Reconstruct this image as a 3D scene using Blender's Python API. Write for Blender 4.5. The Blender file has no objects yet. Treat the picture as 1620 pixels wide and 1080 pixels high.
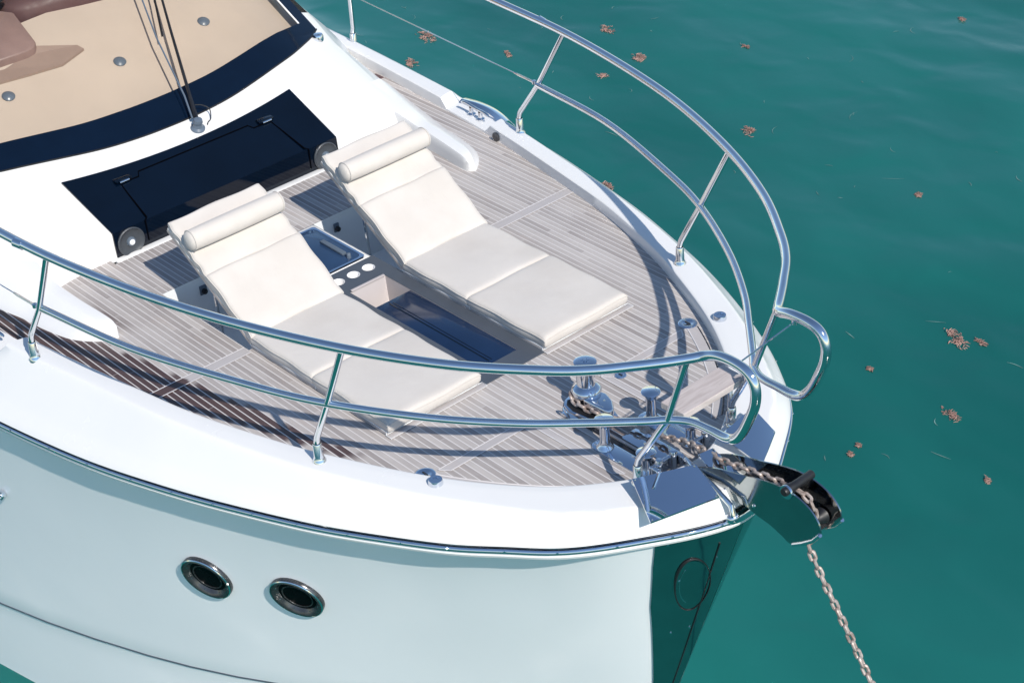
import bpy, bmesh, math, random
from mathutils import Vector, Matrix
random.seed(7)
S = bpy.context.scene
R = math.radians
# ---------------------------------------------------------------- camera
SUN_AZ, SUN_EL = -9.5, 42.0            # azimuth from the bow axis (+X), elevation
cd = bpy.data.cameras.new('camera'); cam = bpy.data.objects.new('camera', cd)
S.collection.objects.link(cam); S.camera = cam
cd.sensor_width = 36.0; cd.lens = 2957.6 / 1620 * 36; cd.clip_start = .1; cd.clip_end = 3000
_a, _b, _c = R(140.62278938), R(32.94088569), R(-4.40858009)
_f = Vector((math.cos(_a)*math.cos(_b), math.sin(_a)*math.cos(_b), -math.sin(_b)))
_r = Vector((math.sin(_a), -math.cos(_a), 0)); _u = _r.cross(_f)
_r2 = _r*math.cos(_c) + _u*math.sin(_c); _u2 = _u*math.cos(_c) - _r*math.sin(_c)
cam.matrix_world = Matrix(((_r2.x, _u2.x, -_f.x, 7.39077439), (_r2.y, _u2.y, -_f.y, -5.10378057), (_r2.z, _u2.z, -_f.z, 5.37489946), (0, 0, 0, 1)))
# ---------------------------------------------------------------- world and sun
w = bpy.data.worlds.new("World"); S.world = w; w.use_nodes = True
nt = w.node_tree; nt.nodes.clear()
sky = nt.nodes.new('ShaderNodeTexSky'); sky.sky_type = 'NISHITA'; sky.sun_disc = False
sky.sun_elevation = R(SUN_EL); sky.sun_rotation = R(90 - SUN_AZ); sky.air_density = 1.15; sky.dust_density = 0.; sky.ozone_density = 2.6
bg = nt.nodes.new('ShaderNodeBackground'); bg.inputs[1].default_value = .12
wo = nt.nodes.new('ShaderNodeOutputWorld'); nt.links.new(sky.outputs[0], bg.inputs[0]); nt.links.new(bg.outputs[0], wo.inputs[0])
sd = bpy.data.lights.new('sun', 'SUN'); sd.energy = 4.4; sd.angle = R(.55); sd.color = (1, .94, .855)
so = bpy.data.objects.new('sun', sd); S.collection.objects.link(so)
_sv = Vector((math.cos(R(SUN_EL))*math.cos(R(SUN_AZ)), math.cos(R(SUN_EL))*math.sin(R(SUN_AZ)), math.sin(R(SUN_EL))))
so.rotation_euler = _sv.to_track_quat('Z', 'Y').to_euler(); so.location = _sv*30
S.view_settings.view_transform = 'Standard'; S.view_settings.look = 'None'; S.view_settings.gamma = 1; S.view_settings.exposure = .22
S.render.engine = 'CYCLES'; S.cycles.use_denoising = True; S.cycles.max_bounces = 8; S.cycles.caustics_reflective = True; S.cycles.caustics_refractive = False
S.cycles.blur_glossy = .05
# ---------------------------------------------------------------- pure geometry (metres; X forward, Y port, Z up, teak deck at z = 0)
WATER = -2.8
def interp(x, xs, ys):
    if x <= xs[0]: return ys[0]
    for i in range(1, len(xs)):
        if x <= xs[i]:
            t = (x-xs[i-1])/(xs[i]-xs[i-1]); return ys[i-1] + (ys[i]-ys[i-1])*t
    return ys[-1]
def catmull(pts, n):
    out = []
    P = [tuple(2*a-b for a, b in zip(pts[0], pts[1]))] + list(pts) + [tuple(2*a-b for a, b in zip(pts[-1], pts[-2]))]
    for i in range(1, len(P)-2):
        p0, p1, p2, p3 = P[i-1], P[i], P[i+1], P[i+2]
        for k in range(n):
            t = k/n; t2 = t*t; t3 = t2*t
            out.append(tuple(.5*((2*b)+(-a+c)*t+(2*a-5*b+4*c-d)*t2+(-a+3*b-3*c+d)*t3) for a, b, c, d in zip(p0, p1, p2, p3)))
    out.append(tuple(pts[-1])); return out
# inner (deck) edge and outer (rub rail) edge of the gunwale, stern to bow
GW = [(-9,1.85,-9,2.2,-.28),(-6,1.88,-6,2.21,-.26),(-4,1.86,-4,2.2,-.25),(-2.9,1.82,-3.0,2.16,-.24),(-2.35,1.79,-2.4,2.145,-.24),(-1.9,1.755,-1.95,2.125,-.23),(-1.43,1.715,-1.5,2.10,-.225),
 (-.93,1.665,-1.0,2.06,-.21),(-.47,1.59,-.5,1.978,-.2),(0,1.505,0,1.873,-.19),(.3,1.45,.35,1.778,-.17),(.57,1.38,.66,1.677,-.16),(.83,1.297,.96,1.572,-.14),
 (1.0,1.24,1.2,1.476,-.13),(1.18,1.165,1.42,1.38,-.12),(1.48,1.03,1.75,1.21,-.10),(1.68,.925,1.98,1.075,-.09),(1.85,.82,2.16,.94,-.075),(2.0,.71,2.32,.82,-.07),
 (2.14,.59,2.46,.67,-.06),(2.26,.44,2.60,.45,-.055),(2.35,.31,2.69,.31,-.05),(2.42,.18,2.755,.17,-.05),(2.45,.08,2.785,.07,-.05),(2.46,0,2.79,0,-.05)]
GWs = catmull(GW, 5)
for _k in range(8):
    GWs = [GWs[0]]+[tuple(.25*a+.5*b+.25*c for a, b, c in zip(GWs[i-1], GWs[i], GWs[i+1])) for i in range(1, len(GWs)-1)]+[GWs[-1]]
def inner_y(x):
    xs = [g[0] for g in GWs]; return interp(x, xs, [g[1] for g in GWs])
_D0 = [(2.79-g[2], g[3]) for g in reversed(GWs)]
def y_sheer(d): return interp(d, [a for a, b in _D0], [b for a, b in _D0])
_D2 = catmull([(0,0),(.2,.17),(.5,.40),(1,.76),(1.8,1.25),(2.7,1.62),(3.93,1.94),(5,2.04),(9,2.1),(11.8,2.1)], 6)
def y_chine(d): return interp(d, [a for a, b in _D2], [b for a, b in _D2])
def z_sheer(d): return interp(d, [2.79-g[2] for g in reversed(GWs)], [g[4] for g in reversed(GWs)])
def z_chine(d): return interp(d, [0,1,1.8,2.7,3.93,6,12], [-1.5,-1.68,-1.82,-1.93,-2.08,-2.2,-2.3])
FLARE = .75
def hull_pt(d, f):
    """d = distance aft of the stem on its own level, f = 0 at the rub rail, 1 at the chine, 2 at the waterline, 3 below"""
    if f <= 1:
        k = f**FLARE; s = .04*min(1, f/.025)*min(1, d/.5)*(1-f)
        return (2.79-.49*f-d, y_sheer(d)*(1-k)+y_chine(d)*k-s, z_sheer(d)*(1-f)+z_chine(d)*f)
    g = f-1; z1 = z_chine(d)
    if g <= 1: return (2.3-.42*g-d, y_chine(d)*(1+.012*g)-.007*min(g*30, 1)*min(1, d*2), z1+(WATER-.02-z1)*g)
    g -= 1; return (1.88-.5*g-d, (y_chine(d)*1.0)*(1-.6*g), WATER-.02-1.0*g)
# deckhouse
WT = [(-9,1.75,1.2),(-4.5,1.75,.75),(-3.2,1.65,.52),(-2.56,1.57,.4),(-2.32,1.53,.32),(-2.07,1.5,.27),(-1.79,1.45,.22),(-1.21,1.376,.12),(-.84,1.35,.1),(-.65,1.28,.09)]
def house_w(x): return interp(x, [a[0] for a in WT], [a[1] for a in WT])
def house_e(x): return interp(x, [a[0] for a in WT], [a[2] for a in WT])
def house_h(x, y):
    y = abs(y); W = house_w(x); e = house_e(x); c = .164+.354*(-1.415-x)
    t = min(1, max(0, (y-.6)/(W-.6))); return c+(e-c)*t*t
_GX = catmull([(-.15,-1.973),(0,-1.970),(.2,-1.975),(.45,-2.0),(.7,-2.052),(.95,-2.13),(1.15,-2.215),(1.4,-2.37),(1.6,-2.56)], 8)
def glass_x(y): return interp(abs(y), [p[0] for p in _GX], [p[1] for p in _GX])
def glass_z(x, y, o=0):
    X = glass_x(y); return house_h(X, y)+.5*(X-x)+o
# ---------------------------------------------------------------- node helpers and materials
class NB:
    def __init__(s, name):
        s.m = bpy.data.materials.new(name); s.m.use_nodes = True; s.t = s.m.node_tree; s.t.nodes.clear()
        s.out = s.t.nodes.new('ShaderNodeOutputMaterial'); s.tc = s.t.nodes.new('ShaderNodeTexCoord')
    def n(s, typ, **kw):
        x = s.t.nodes.new(typ)
        for k, v in kw.items(): setattr(x, k, v)
        return x
    def l(s, a, b): s.t.links.new(a, b)
    def put(s, sock, v):
        if hasattr(v, 'links') or isinstance(v, bpy.types.NodeSocket): s.l(v, sock)
        else: sock.default_value = v
    def math(s, op, a, b=0.0, c=0.0, clamp=False):
        x = s.n('ShaderNodeMath', operation=op, use_clamp=clamp); s.put(x.inputs[0], a)
        if len(x.inputs) > 1: s.put(x.inputs[1], b)
        if len(x.inputs) > 2: s.put(x.inputs[2], c)
        return x.outputs[0]
    def mix(s, f, a, b):
        x = s.n('ShaderNodeMix', data_type='RGBA'); s.put(x.inputs[0], f)
        for i, v in ((6, a), (7, b)):
            s.put(x.inputs[i], v if not isinstance(v, tuple) else (*v, 1))
        return x.outputs[2]
    def noise(s, vec, scale, detail=3, rough=.55, dist=0):
        x = s.n('ShaderNodeTexNoise'); x.inputs['Scale'].default_value = scale; x.inputs['Detail'].default_value = detail
        x.inputs['Roughness'].default_value = rough; x.inputs['Distortion'].default_value = dist; s.l(vec, x.inputs['Vector']); return x.outputs[0]
    def mapping(s, sc, rot=(0,0,0), loc=(0,0,0), vec=None):
        x = s.n('ShaderNodeMapping'); x.inputs['Scale'].default_value = sc; x.inputs['Rotation'].default_value = rot; x.inputs['Location'].default_value = loc
        s.l(vec or s.tc.outputs['Object'], x.inputs[0]); return x.outputs[0]
    def ramp(s, v, lo, hi, a=0., b=1.):
        x = s.n('ShaderNodeMapRange', interpolation_type='SMOOTHSTEP'); s.put(x.inputs[0], v)
        for i, q in enumerate((lo, hi, a, b)): x.inputs[i+1].default_value = q
        return x.outputs[0]
    def bump(s, h, strength, dist=.01):
        x = s.n('ShaderNodeBump'); x.inputs['Strength'].default_value = strength; x.inputs['Distance'].default_value = dist; s.l(h, x.inputs['Height']); return x.outputs[0]
    def bsdf(s, col, rough=.5, metal=0., bump=None, **kw):
        p = s.n('ShaderNodeBsdfPrincipled')
        s.put(p.inputs['Base Color'], (*col, 1) if isinstance(col, tuple) else col); s.put(p.inputs['Roughness'], rough); s.put(p.inputs['Metallic'], metal)
        for k, v in kw.items(): s.put(p.inputs[k.replace('_', ' ')], v)
        if bump is not None: s.l(bump, p.inputs['Normal'])
        s.l(p.outputs[0], s.out.inputs[0]); return p
def simple(name, col, rough=.5, metal=0., var=.06, nscale=6, bmp=0., bscale=60, **kw):
    b = NB(name); v = b.mapping((1,1,1)); n = b.noise(v, nscale, 4)
    c = b.mix(b.ramp(n, .3, .7), tuple(x*(1-var) for x in col), tuple(min(1, x*(1+var)) for x in col))
    bp = b.bump(b.noise(v, bscale, 3), bmp, .004) if bmp else None
    rr = b.ramp(b.noise(v, nscale*2.3, 3), .3, .7, rough*.8, rough*1.25)
    b.bsdf(c, rr, metal, bp, **kw); return b.m
M = {}
M['gelcoat'] = simple('white gelcoat', (.715,.71,.70), .22, var=.012, nscale=1.6, bmp=.012, bscale=1.5)
M['hullcoat'] = simple('hull gelcoat', (.90,.895,.905), .05, var=.012, nscale=1.2, bmp=.02, bscale=1.1)
M['nonskid'] = simple('white moulded liner', (.74,.76,.77), .45, var=.02, nscale=4)
M['plateside'] = simple('rose white laminate', (.46,.42,.415), .4, var=.03, nscale=5)
M['steel'] = simple('polished stainless', (.78,.79,.81), .07, 1.0, var=.03, nscale=8)
M['mirror'] = simple('mirror stainless plate', (.72,.75,.80), .03, 1.0, var=.02, nscale=3)
M['guard'] = simple('brushed guard plate', (.40,.42,.42), .08, 1.0, var=.06, nscale=5, bmp=.03, bscale=5)
M['lid'] = simple('navy smoked lid', (.008,.022,.06), .12, var=.1, nscale=3)
M['darksteel'] = simple('dark steel', (.10,.10,.105), .25, .8, var=.2, nscale=20)
M['navy'] = simple('navy gloss panel', (.0008,.0035,.010), .07, var=.15, nscale=3, Specular_IOR_Level=.45)
M['seam'] = simple('dark joint', (.002,.002,.003), .9, Specular_IOR_Level=0.)
M['port'] = simple('porthole glass', (.002,.002,.003), .3, var=.2, Specular_IOR_Level=.04)
M['dashshade'] = simple('dash shade tone', (.27,.20,.165), .6, var=.04)  # darker dash brown, soft shade put into the colour
M['black'] = simple('black rubber', (.012,.012,.014), .45, var=.2)
M['grey'] = simple('slate grey panel', (.066,.078,.098), .35, var=.05, nscale=4)
M['inner'] = simple('well lining', (.33,.36,.42), .4, var=.03)
M['blueglass'] = simple('tinted hatch glass', (.02,.045,.10), .06, var=.1, nscale=3)
M['cone'] = simple('speaker cone', (.045,.052,.062), .5, var=.1, nscale=30, bmp=.2)
M['dome'] = simple('grey dome', (.10,.13,.17), .35, var=.08)
M['dash'] = simple('beige dashboard skin', (.47,.40,.335), .6, var=.03, nscale=2.2, bmp=.03, bscale=200)
M['maroon'] = simple('maroon leather', (.095,.05,.05), .5, var=.08, bmp=.1, bscale=80)
M['taupe'] = simple('taupe leather', (.22,.15,.135), .5, var=.08, bmp=.1, bscale=80)
M['frit'] = simple('navy frit', (.0015,.006,.017), .10, var=.08, Specular_IOR_Level=.42)
M['plastic'] = simple('white plastic', (.8,.8,.8), .35)
M['cupwhite'] = simple('cup lining', (.78,.77,.77), .35)
M['oak'] = simple('pale edge wood', (.50,.43,.39), .55, var=.12, nscale=14, bmp=.1)
M['weed'] = simple('dry weed', (.31,.19,.16), .85, var=.4, nscale=9)
M['fleck'] = simple('pale fleck', (.13,.24,.22), .6, var=.3, nscale=5)
# fabric
def fabric():
    b = NB('cream fabric'); v = b.mapping((1,1,1)); n = b.noise(v, 3.2, 4); f = b.noise(v, 260, 2)
    c = b.mix(b.ramp(n, .3, .7), (.535,.495,.455), (.58,.543,.505)); c2 = b.mix(b.math('MULTIPLY', f, .18), c, (.42,.38,.345))
    h = b.math('ADD', b.math('ADD', b.math('MULTIPLY', b.noise(v, 9, 3, dist=.6), .9), b.math('MULTIPLY', b.noise(b.mapping((9,30,9)), 1, 2, dist=.5), .25)), b.math('MULTIPLY', f, .12))
    b.bsdf(c2, .85, 0., b.bump(h, .2, .012), Sheen_Weight=.15); return b.m
M['fabric'] = fabric()
# chain
def chainmat():
    b = NB('galvanised chain'); v = b.mapping((1,1,1)); n = b.noise(v, 35, 4)
    c = b.mix(b.ramp(n, .35, .65), (.25,.19,.165), (.44,.38,.35)); b.bsdf(c, .5, .35, b.bump(b.noise(v, 160, 2), .3, .002)); return b.m
M['chain'] = chainmat()
def teak(name, planks=True, axis_x=True):
    b = NB(name); sep = b.n('ShaderNodeSeparateXYZ'); b.l(b.tc.outputs['Object'], sep.inputs[0]); X, Y = sep.outputs[0], sep.outputs[1]
    X0, Y0 = X, Y
    if not axis_x: X, Y = Y, X
    P = .0357
    yy = b.math('DIVIDE', Y, P); fl = b.math('FLOOR', yy); fr = b.math('FRACT', yy)
    wn = b.n('ShaderNodeTexWhiteNoise', noise_dimensions='1D'); b.l(fl, wn.inputs['W']); r1 = wn.outputs[0]
    seg = b.math('FLOOR', b.math('ADD', b.math('DIVIDE', X, 1.15), b.math('MULTIPLY', r1, 7.3)))
    wn2 = b.n('ShaderNodeTexWhiteNoise', noise_dimensions='2D'); cb = b.n('ShaderNodeCombineXYZ'); b.l(fl, cb.inputs[0]); b.l(seg, cb.inputs[1]); b.l(cb.outputs[0], wn2.inputs['Vector']); r2 = wn2.outputs[0]
    if not planks: r2 = b.noise(b.mapping((1.2,1.2,1)), 1.3, 2)
    cv = b.n('ShaderNodeCombineXYZ'); b.l(b.math('ADD', b.math('MULTIPLY', X, 5.0), b.math('MULTIPLY', r1, 37.)), cv.inputs[0]); b.l(b.math('MULTIPLY', Y, 110.), cv.inputs[1])
    grain = b.noise(cv.outputs[0], 1.0, 5, .65, .4)
    cloud = b.noise(b.mapping((1,1,1)), 2.2, 4, .6)
    tone = b.math('ADD', b.math('MULTIPLY', r2, .38 if planks else .2), b.math('ADD', b.math('MULTIPLY', grain, .42), b.math('MULTIPLY', cloud, .55)))
    tone = b.ramp(tone, .32, 1.05)
    dry = b.mix(tone, (.262,.234,.225) if planks else (.37,.345,.345), (.462,.428,.408) if planks else (.50,.475,.47))
    warm = b.mix(b.math('MULTIPLY', b.ramp(b.noise(b.mapping((1.5,6,1)), 1.4, 3), .58, .75), .35), dry, (.40,.325,.285))
    wet_c = b.mix(grain, (.040,.021,.019), (.092,.054,.048))
    # damp patches left along the starboard side deck and beside the chain
    ys = b.math('MULTIPLY', b.math('ADD', fl, .5), P) if planks else Y0
    X, Y = X0, Y0
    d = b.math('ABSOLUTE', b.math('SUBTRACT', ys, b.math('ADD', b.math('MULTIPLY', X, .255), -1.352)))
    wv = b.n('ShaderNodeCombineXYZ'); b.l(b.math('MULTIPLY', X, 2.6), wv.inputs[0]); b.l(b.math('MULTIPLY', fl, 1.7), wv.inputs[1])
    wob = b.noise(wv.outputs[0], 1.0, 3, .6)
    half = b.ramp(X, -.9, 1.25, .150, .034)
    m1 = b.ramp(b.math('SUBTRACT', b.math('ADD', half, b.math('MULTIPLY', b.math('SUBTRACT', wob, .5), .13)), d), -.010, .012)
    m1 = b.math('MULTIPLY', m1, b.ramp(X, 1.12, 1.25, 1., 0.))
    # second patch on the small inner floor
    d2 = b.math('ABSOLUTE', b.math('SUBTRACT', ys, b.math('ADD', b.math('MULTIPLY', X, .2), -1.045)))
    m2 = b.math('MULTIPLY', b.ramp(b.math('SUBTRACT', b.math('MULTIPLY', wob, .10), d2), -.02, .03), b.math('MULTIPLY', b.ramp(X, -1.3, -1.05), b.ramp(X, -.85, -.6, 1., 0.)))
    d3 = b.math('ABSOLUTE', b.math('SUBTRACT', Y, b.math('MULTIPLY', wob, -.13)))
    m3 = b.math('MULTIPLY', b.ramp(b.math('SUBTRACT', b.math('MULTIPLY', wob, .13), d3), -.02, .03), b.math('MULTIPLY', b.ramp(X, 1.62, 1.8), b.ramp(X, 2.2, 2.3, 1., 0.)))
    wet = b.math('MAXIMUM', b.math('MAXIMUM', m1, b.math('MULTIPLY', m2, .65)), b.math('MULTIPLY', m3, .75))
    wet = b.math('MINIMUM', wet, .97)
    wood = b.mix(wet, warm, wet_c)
    if planks:
        cm = b.ramp(b.math('ABSOLUTE', b.math('SUBTRACT', fr, .5)), .405, .435)
        butt = b.ramp(b.math('ABSOLUTE', b.math('SUBTRACT', b.math('FRACT', b.math('ADD', b.math('DIVIDE', X, 1.15), b.math('MULTIPLY', r1, 7.3))), .5)), .4975, .4985)
        cm = b.math('MAXIMUM', cm, b.math('MULTIPLY', butt, .3))
        col = b.mix(cm, wood, (.57,.545,.535)); hgt = b.math('SUBTRACT', b.math('MULTIPLY', grain, .3), b.math('MULTIPLY', cm, .8))
    else: col = wood; hgt = grain
    rough = b.math('SUBTRACT', .72, b.math('MULTIPLY', wet, .42))
    b.bsdf(col, rough, 0., b.bump(hgt, .25, .002)); return b.m
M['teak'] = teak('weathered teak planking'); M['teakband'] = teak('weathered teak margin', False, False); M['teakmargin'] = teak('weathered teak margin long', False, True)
def seatwood():
    b = NB('weathered seat board'); v = b.mapping((26,1.6,8)); g1 = b.noise(v, 2.2, 5, .6, 1.6); g2 = b.noise(b.mapping((160,6,20)), 1, 3)
    t = b.ramp(b.math('ADD', b.math('MULTIPLY', g1, .75), b.math('MULTIPLY', g2, .25)), .36, .62)
    b.bsdf(b.mix(t, (.40,.345,.33), (.50,.445,.43)), .7, 0., b.bump(g1, .4, .002)); return b.m
M['seatwood'] = seatwood()
M['caulk'] = simple('pale caulking', (.62,.595,.595), .6)
def water():
    b = NB('sea water'); v = b.mapping((1,1,1), (0,0,R(35)))
    n1 = b.noise(b.mapping((.6,1.1,1), (0,0,R(28))), .36, 2, .42, .4); n2 = b.noise(b.mapping((1,1.35,1), (0,0,R(-12))), 1.5, 1, .4, .4); n3 = b.noise(v, 9, 2, .5)
    h = b.math('ADD', b.math('MULTIPLY', n1, .26), b.math('ADD', b.math('MULTIPLY', n2, .026), b.math('MULTIPLY', n3, .0012)))
    c = b.mix(b.ramp(b.noise(b.mapping((.35,.8,1)), .5, 3), .3, .7), (.0055,.091,.083), (.0105,.127,.114))
    b.bsdf(c, .085, 0., b.bump(h, 1.0, 1.0), IOR=1.33); return b.m
M['water'] = water()
def glassmat():
    b = NB('windscreen glass'); fr = b.n('ShaderNodeFresnel'); fr.inputs[0].default_value = 1.45
    tr = b.n('ShaderNodeBsdfTransparent'); tr.inputs[0].default_value = (.93,.92,.90,1); gl = b.n('ShaderNodeBsdfGlossy'); gl.inputs[1].default_value = .03
    mx = b.n('ShaderNodeMixShader'); b.l(b.math('MULTIPLY', fr.outputs[0], .8), mx.inputs[0]); b.l(tr.outputs[0], mx.inputs[1]); b.l(gl.outputs[0], mx.inputs[2]); b.l(mx.outputs[0], b.out.inputs[0]); return b.m
M['glass'] = glassmat()
# ---------------------------------------------------------------- mesh helpers
SPLIT = {'coaming_arm','cross_plank','margin_plank','caulk_line','plate_screws','porthole_bolts','foot_well','recess_ridge','backrest_strut','rail_joint','screw_head','wire_end','seat_bracket'}
class MB:
    def __init__(s): s.v = []; s.f = []; s.m = []
    def add(s, vs, fs, mi=0):
        o = len(s.v); s.v += [tuple(p) for p in vs]; s.f += [tuple(i+o for i in f) for f in fs]; s.m += [mi]*len(fs); return s
    def box(s, x0, x1, y0, y1, z0, z1, mi=0):
        vs = [(x, y, z) for x in (x0, x1) for y in (y0, y1) for z in (z0, z1)]
        return s.add(vs, [(0,1,3,2),(4,6,7,5),(0,4,5,1),(2,3,7,6),(0,2,6,4),(1,5,7,3)], mi)
    def grid(s, rows, mi=0, closed=False):
        n = len(rows[0]); vs = [p for r in rows for p in r]; fs = []
        for i in range(len(rows)-1):
            for j in range(n if closed else n-1): k = (j+1) % n; fs.append((i*n+j, i*n+k, (i+1)*n+k, (i+1)*n+j))
        return s.add(vs, fs, mi)
    def tube(s, path, r, n=10, mi=0, closed=False, caps=True, flat=1.0):
        P = [Vector(p) for p in path]; rs = r if isinstance(r, (list, tuple)) else [r]*len(P); rows = []; up = None
        for i, p in enumerate(P):
            a = P[i-1] if (i or closed) else p; c = P[(i+1) % len(P)] if (i < len(P)-1 or closed) else p; t = (c-a).normalized()
            if up is None: up = t.orthogonal().normalized()
            else: up = (up - t*up.dot(t)).normalized()
            bi = t.cross(up); rows.append([p + (up*math.cos(q) + bi*math.sin(q)*flat)*rs[i] for q in [2*math.pi*k/n for k in range(n)]])
        if closed: rows.append(rows[0])
        s.grid(rows, mi, True)
        if caps and not closed:
            o = len(s.v)-len(rows)*n; s.f.append(tuple(o+k for k in range(n))[::-1]); s.f.append(tuple(o+(len(rows)-1)*n+k for k in range(n))); s.m += [mi, mi]
        return s
    def lathe(s, prof, c=(0,0,0), n=24, axis=Vector((0,0,1)), mi=0, squash=1.0):
        ax = Vector(axis).normalized(); u = ax.orthogonal().normalized(); v = ax.cross(u); C = Vector(c)
        rows = [[C+ax*z+(u*math.cos(q)+v*math.sin(q)*squash)*max(r, 1e-5) for q in [2*math.pi*k/n for k in range(n)]] for r, z in prof]
        return s.grid(rows, mi, True)
    def prism(s, poly, z0, z1, mi=0):
        n = len(poly); vs = [(x, y, z0) for x, y in poly]+[(x, y, z1) for x, y in poly]
        return s.add(vs, [tuple(range(n))[::-1], tuple(range(n, 2*n))]+[(i, (i+1) % n, n+(i+1) % n, n+i) for i in range(n)], mi)
    def split(s, name, mats, parent, smooth, bevel, bseg, angle, recalc):
        par = list(range(len(s.v)))
        key = {}
        for i, v in enumerate(s.v):
            k = tuple(round(c, 5) for c in v)
            if k in key: par[i] = key[k]
            else: key[k] = i
        def find(a):
            while par[a] != a: par[a] = par[par[a]]; a = par[a]
            return a
        for f in s.f:
            for j in f[1:]:
                a, b = find(f[0]), find(j)
                if a != b: par[b] = a
        groups = {}
        for f, mi in zip(s.f, s.m): groups.setdefault(find(f[0]), []).append((f, mi))
        first = None; SPLIT.discard(name)
        for fs in groups.values():
            ids = sorted({i for f, _ in fs for i in f}); mp = {i: k for k, i in enumerate(ids)}
            q = MB(); q.v = [s.v[i] for i in ids]; q.f = [tuple(mp[i] for i in f) for f, _ in fs]; q.m = [mi for _, mi in fs]
            o = q.build(name, mats, parent, smooth, bevel, bseg, angle, recalc); first = first or o
        SPLIT.add(name); return first
    def build(s, name, mats, parent=None, smooth=True, bevel=0, bseg=2, angle=40, recalc=True, weld=True):
        me = bpy.data.meshes.new(name); me.from_pydata(s.v, [], s.f)
        mats = mats if isinstance(mats, (list, tuple)) else [mats]
        for q in mats: me.materials.append(M[q])
        for p, i in zip(me.polygons, s.m): p.material_index = i
        bm = bmesh.new(); bm.from_mesh(me)
        if weld: bmesh.ops.remove_doubles(bm, verts=bm.verts, dist=1e-5)
        if recalc: bmesh.ops.recalc_face_normals(bm, faces=bm.faces)
        if bevel:
            es = [e for e in bm.edges if len(e.link_faces) == 2 and e.calc_face_angle(0) > R(30)]
            bmesh.ops.bevel(bm, geom=es, offset=bevel, segments=bseg, profile=.5, affect='EDGES')
        bm.to_mesh(me); bm.free()
        if name in SPLIT: return s.split(name, mats, parent, smooth, bevel, bseg, angle, recalc)
        o = bpy.data.objects.new(name, me); S.collection.objects.link(o)
        if smooth:
            for p in me.polygons: p.use_smooth = True
            me.set_sharp_from_angle(angle=R(angle))
        if parent is not None:
            o.parent = parent; o.matrix_parent_inverse = ROOT_INV.get(root_of(parent).name, Matrix()) if parent.type == 'EMPTY' else Matrix()
        return o
ROOT_INV = {}
def root_of(o):
    while o.parent: o = o.parent
    return o
def thing(name, label, cat, loc, group=None):
    o = bpy.data.objects.new(name, None); S.collection.objects.link(o); o.location = loc; o.empty_display_size = .1
    o['label'] = label; o['category'] = cat
    if group: o['group'] = group
    ROOT_INV[o.name] = Matrix.Translation(-Vector(loc)); return o
def tag(o, label, cat, group=None):
    o['label'] = label; o['category'] = cat
    if group: o['group'] = group
    return o
def copy_tree(o, parent=None):
    c = o.copy(); S.collection.objects.link(c)
    if parent: c.parent = parent
    for ch in o.children: copy_tree(ch, c)
    return c
def sm(pts, n=8): return catmull(pts, n)
# ---------------------------------------------------------------- water
wm = MB(); wm.add([(-900,-900,WATER),(900,-900,WATER),(900,900,WATER),(-900,900,WATER)], [(0,1,2,3)])
wo_ = wm.build('water', 'water', smooth=False); wo_['kind'] = 'structure'
# ================================================================ the yacht
Y = thing('motor_yacht', 'white motor yacht at anchor with teak foredeck, navy locker and polished steel rails', 'yacht', (0, 0, WATER))
# ---- hull
hm = MB(); ds = [0,.012,.03,.06,.1,.14,.19,.25,.32,.4,.5,.62,.75,.9,1.1,1.3,1.55,1.8,2.1,2.4,2.7,3.1,3.5,3.93,4.4,5,6,7.5,9,11.7]
fs_ = [0,.02,.05,.09,.14,.2,.28,.37,.47,.58,.7,.82,.92,1,1.012,1.05,1.2,1.5,2,2.4,3]
for sg in (1, -1): hm.grid([[(p[0], p[1]*sg, p[2]) for p in (hull_pt(d, f) for f in fs_)] for d in ds])
st = [hull_pt(11.7, f) for f in fs_]
hm.grid([[(p[0]-.0, p[1]*k, p[2]) for p in st] for k in (1,.5,0,-.5,-1)])
HULL = hm.build('hull', 'hullcoat', Y, angle=32)
# chine groove
for sg in (-1, 1):
    MB().tube([(p[0], (p[1]+.001)*sg, p[2]) for p in (hull_pt(d, 1.004) for d in ds[6:])], .0055, 6).build('spray_line', 'grey', HULL)
# ---- rub rail: white lip below, steel half round above
def gwpath(dz, out=0, step=1):
    pts = []
    for i in range(0, len(GWs), step):
        g = GWs[i]; a = GWs[max(0, i-1)]; b = GWs[min(len(GWs)-1, i+1)]; t = Vector((b[2]-a[2], b[3]-a[3], 0)).normalized(); n = Vector((-t.y, t.x, 0))
        if i == len(GWs)-1: n = Vector((1, 0, 0))
        if n.y < 0 and i < len(GWs)-1: n = -n
        pts.append((g[2]+n.x*out, g[3]+n.y*out, g[4]+dz))
    return pts+[(x, -y, z) for x, y, z in reversed(pts[:-1])]
lip = MB(); lip.tube(gwpath(-.042, -.008), .02, 8); LIP = lip.build('rail_base', 'gelcoat', HULL)
rr = MB(); rr.tube(gwpath(-.014, .006), .015, 10); RUB = rr.build('rub_rail', 'mirror', Y)
sc = MB(); gp = gwpath(-.010, .019); acc = 0
for a, b in zip(gp, gp[1:]):
    L = (Vector(b)-Vector(a)).length; acc += L
    if acc > .24: acc = 0; sc.lathe([(0,.004),(.006,.003),(.008,0)], a, 8, (Vector(a)-Vector((a[0]*.6, 0, 0))).normalized())
sc.build('screw_head', 'steel', RUB)
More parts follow.
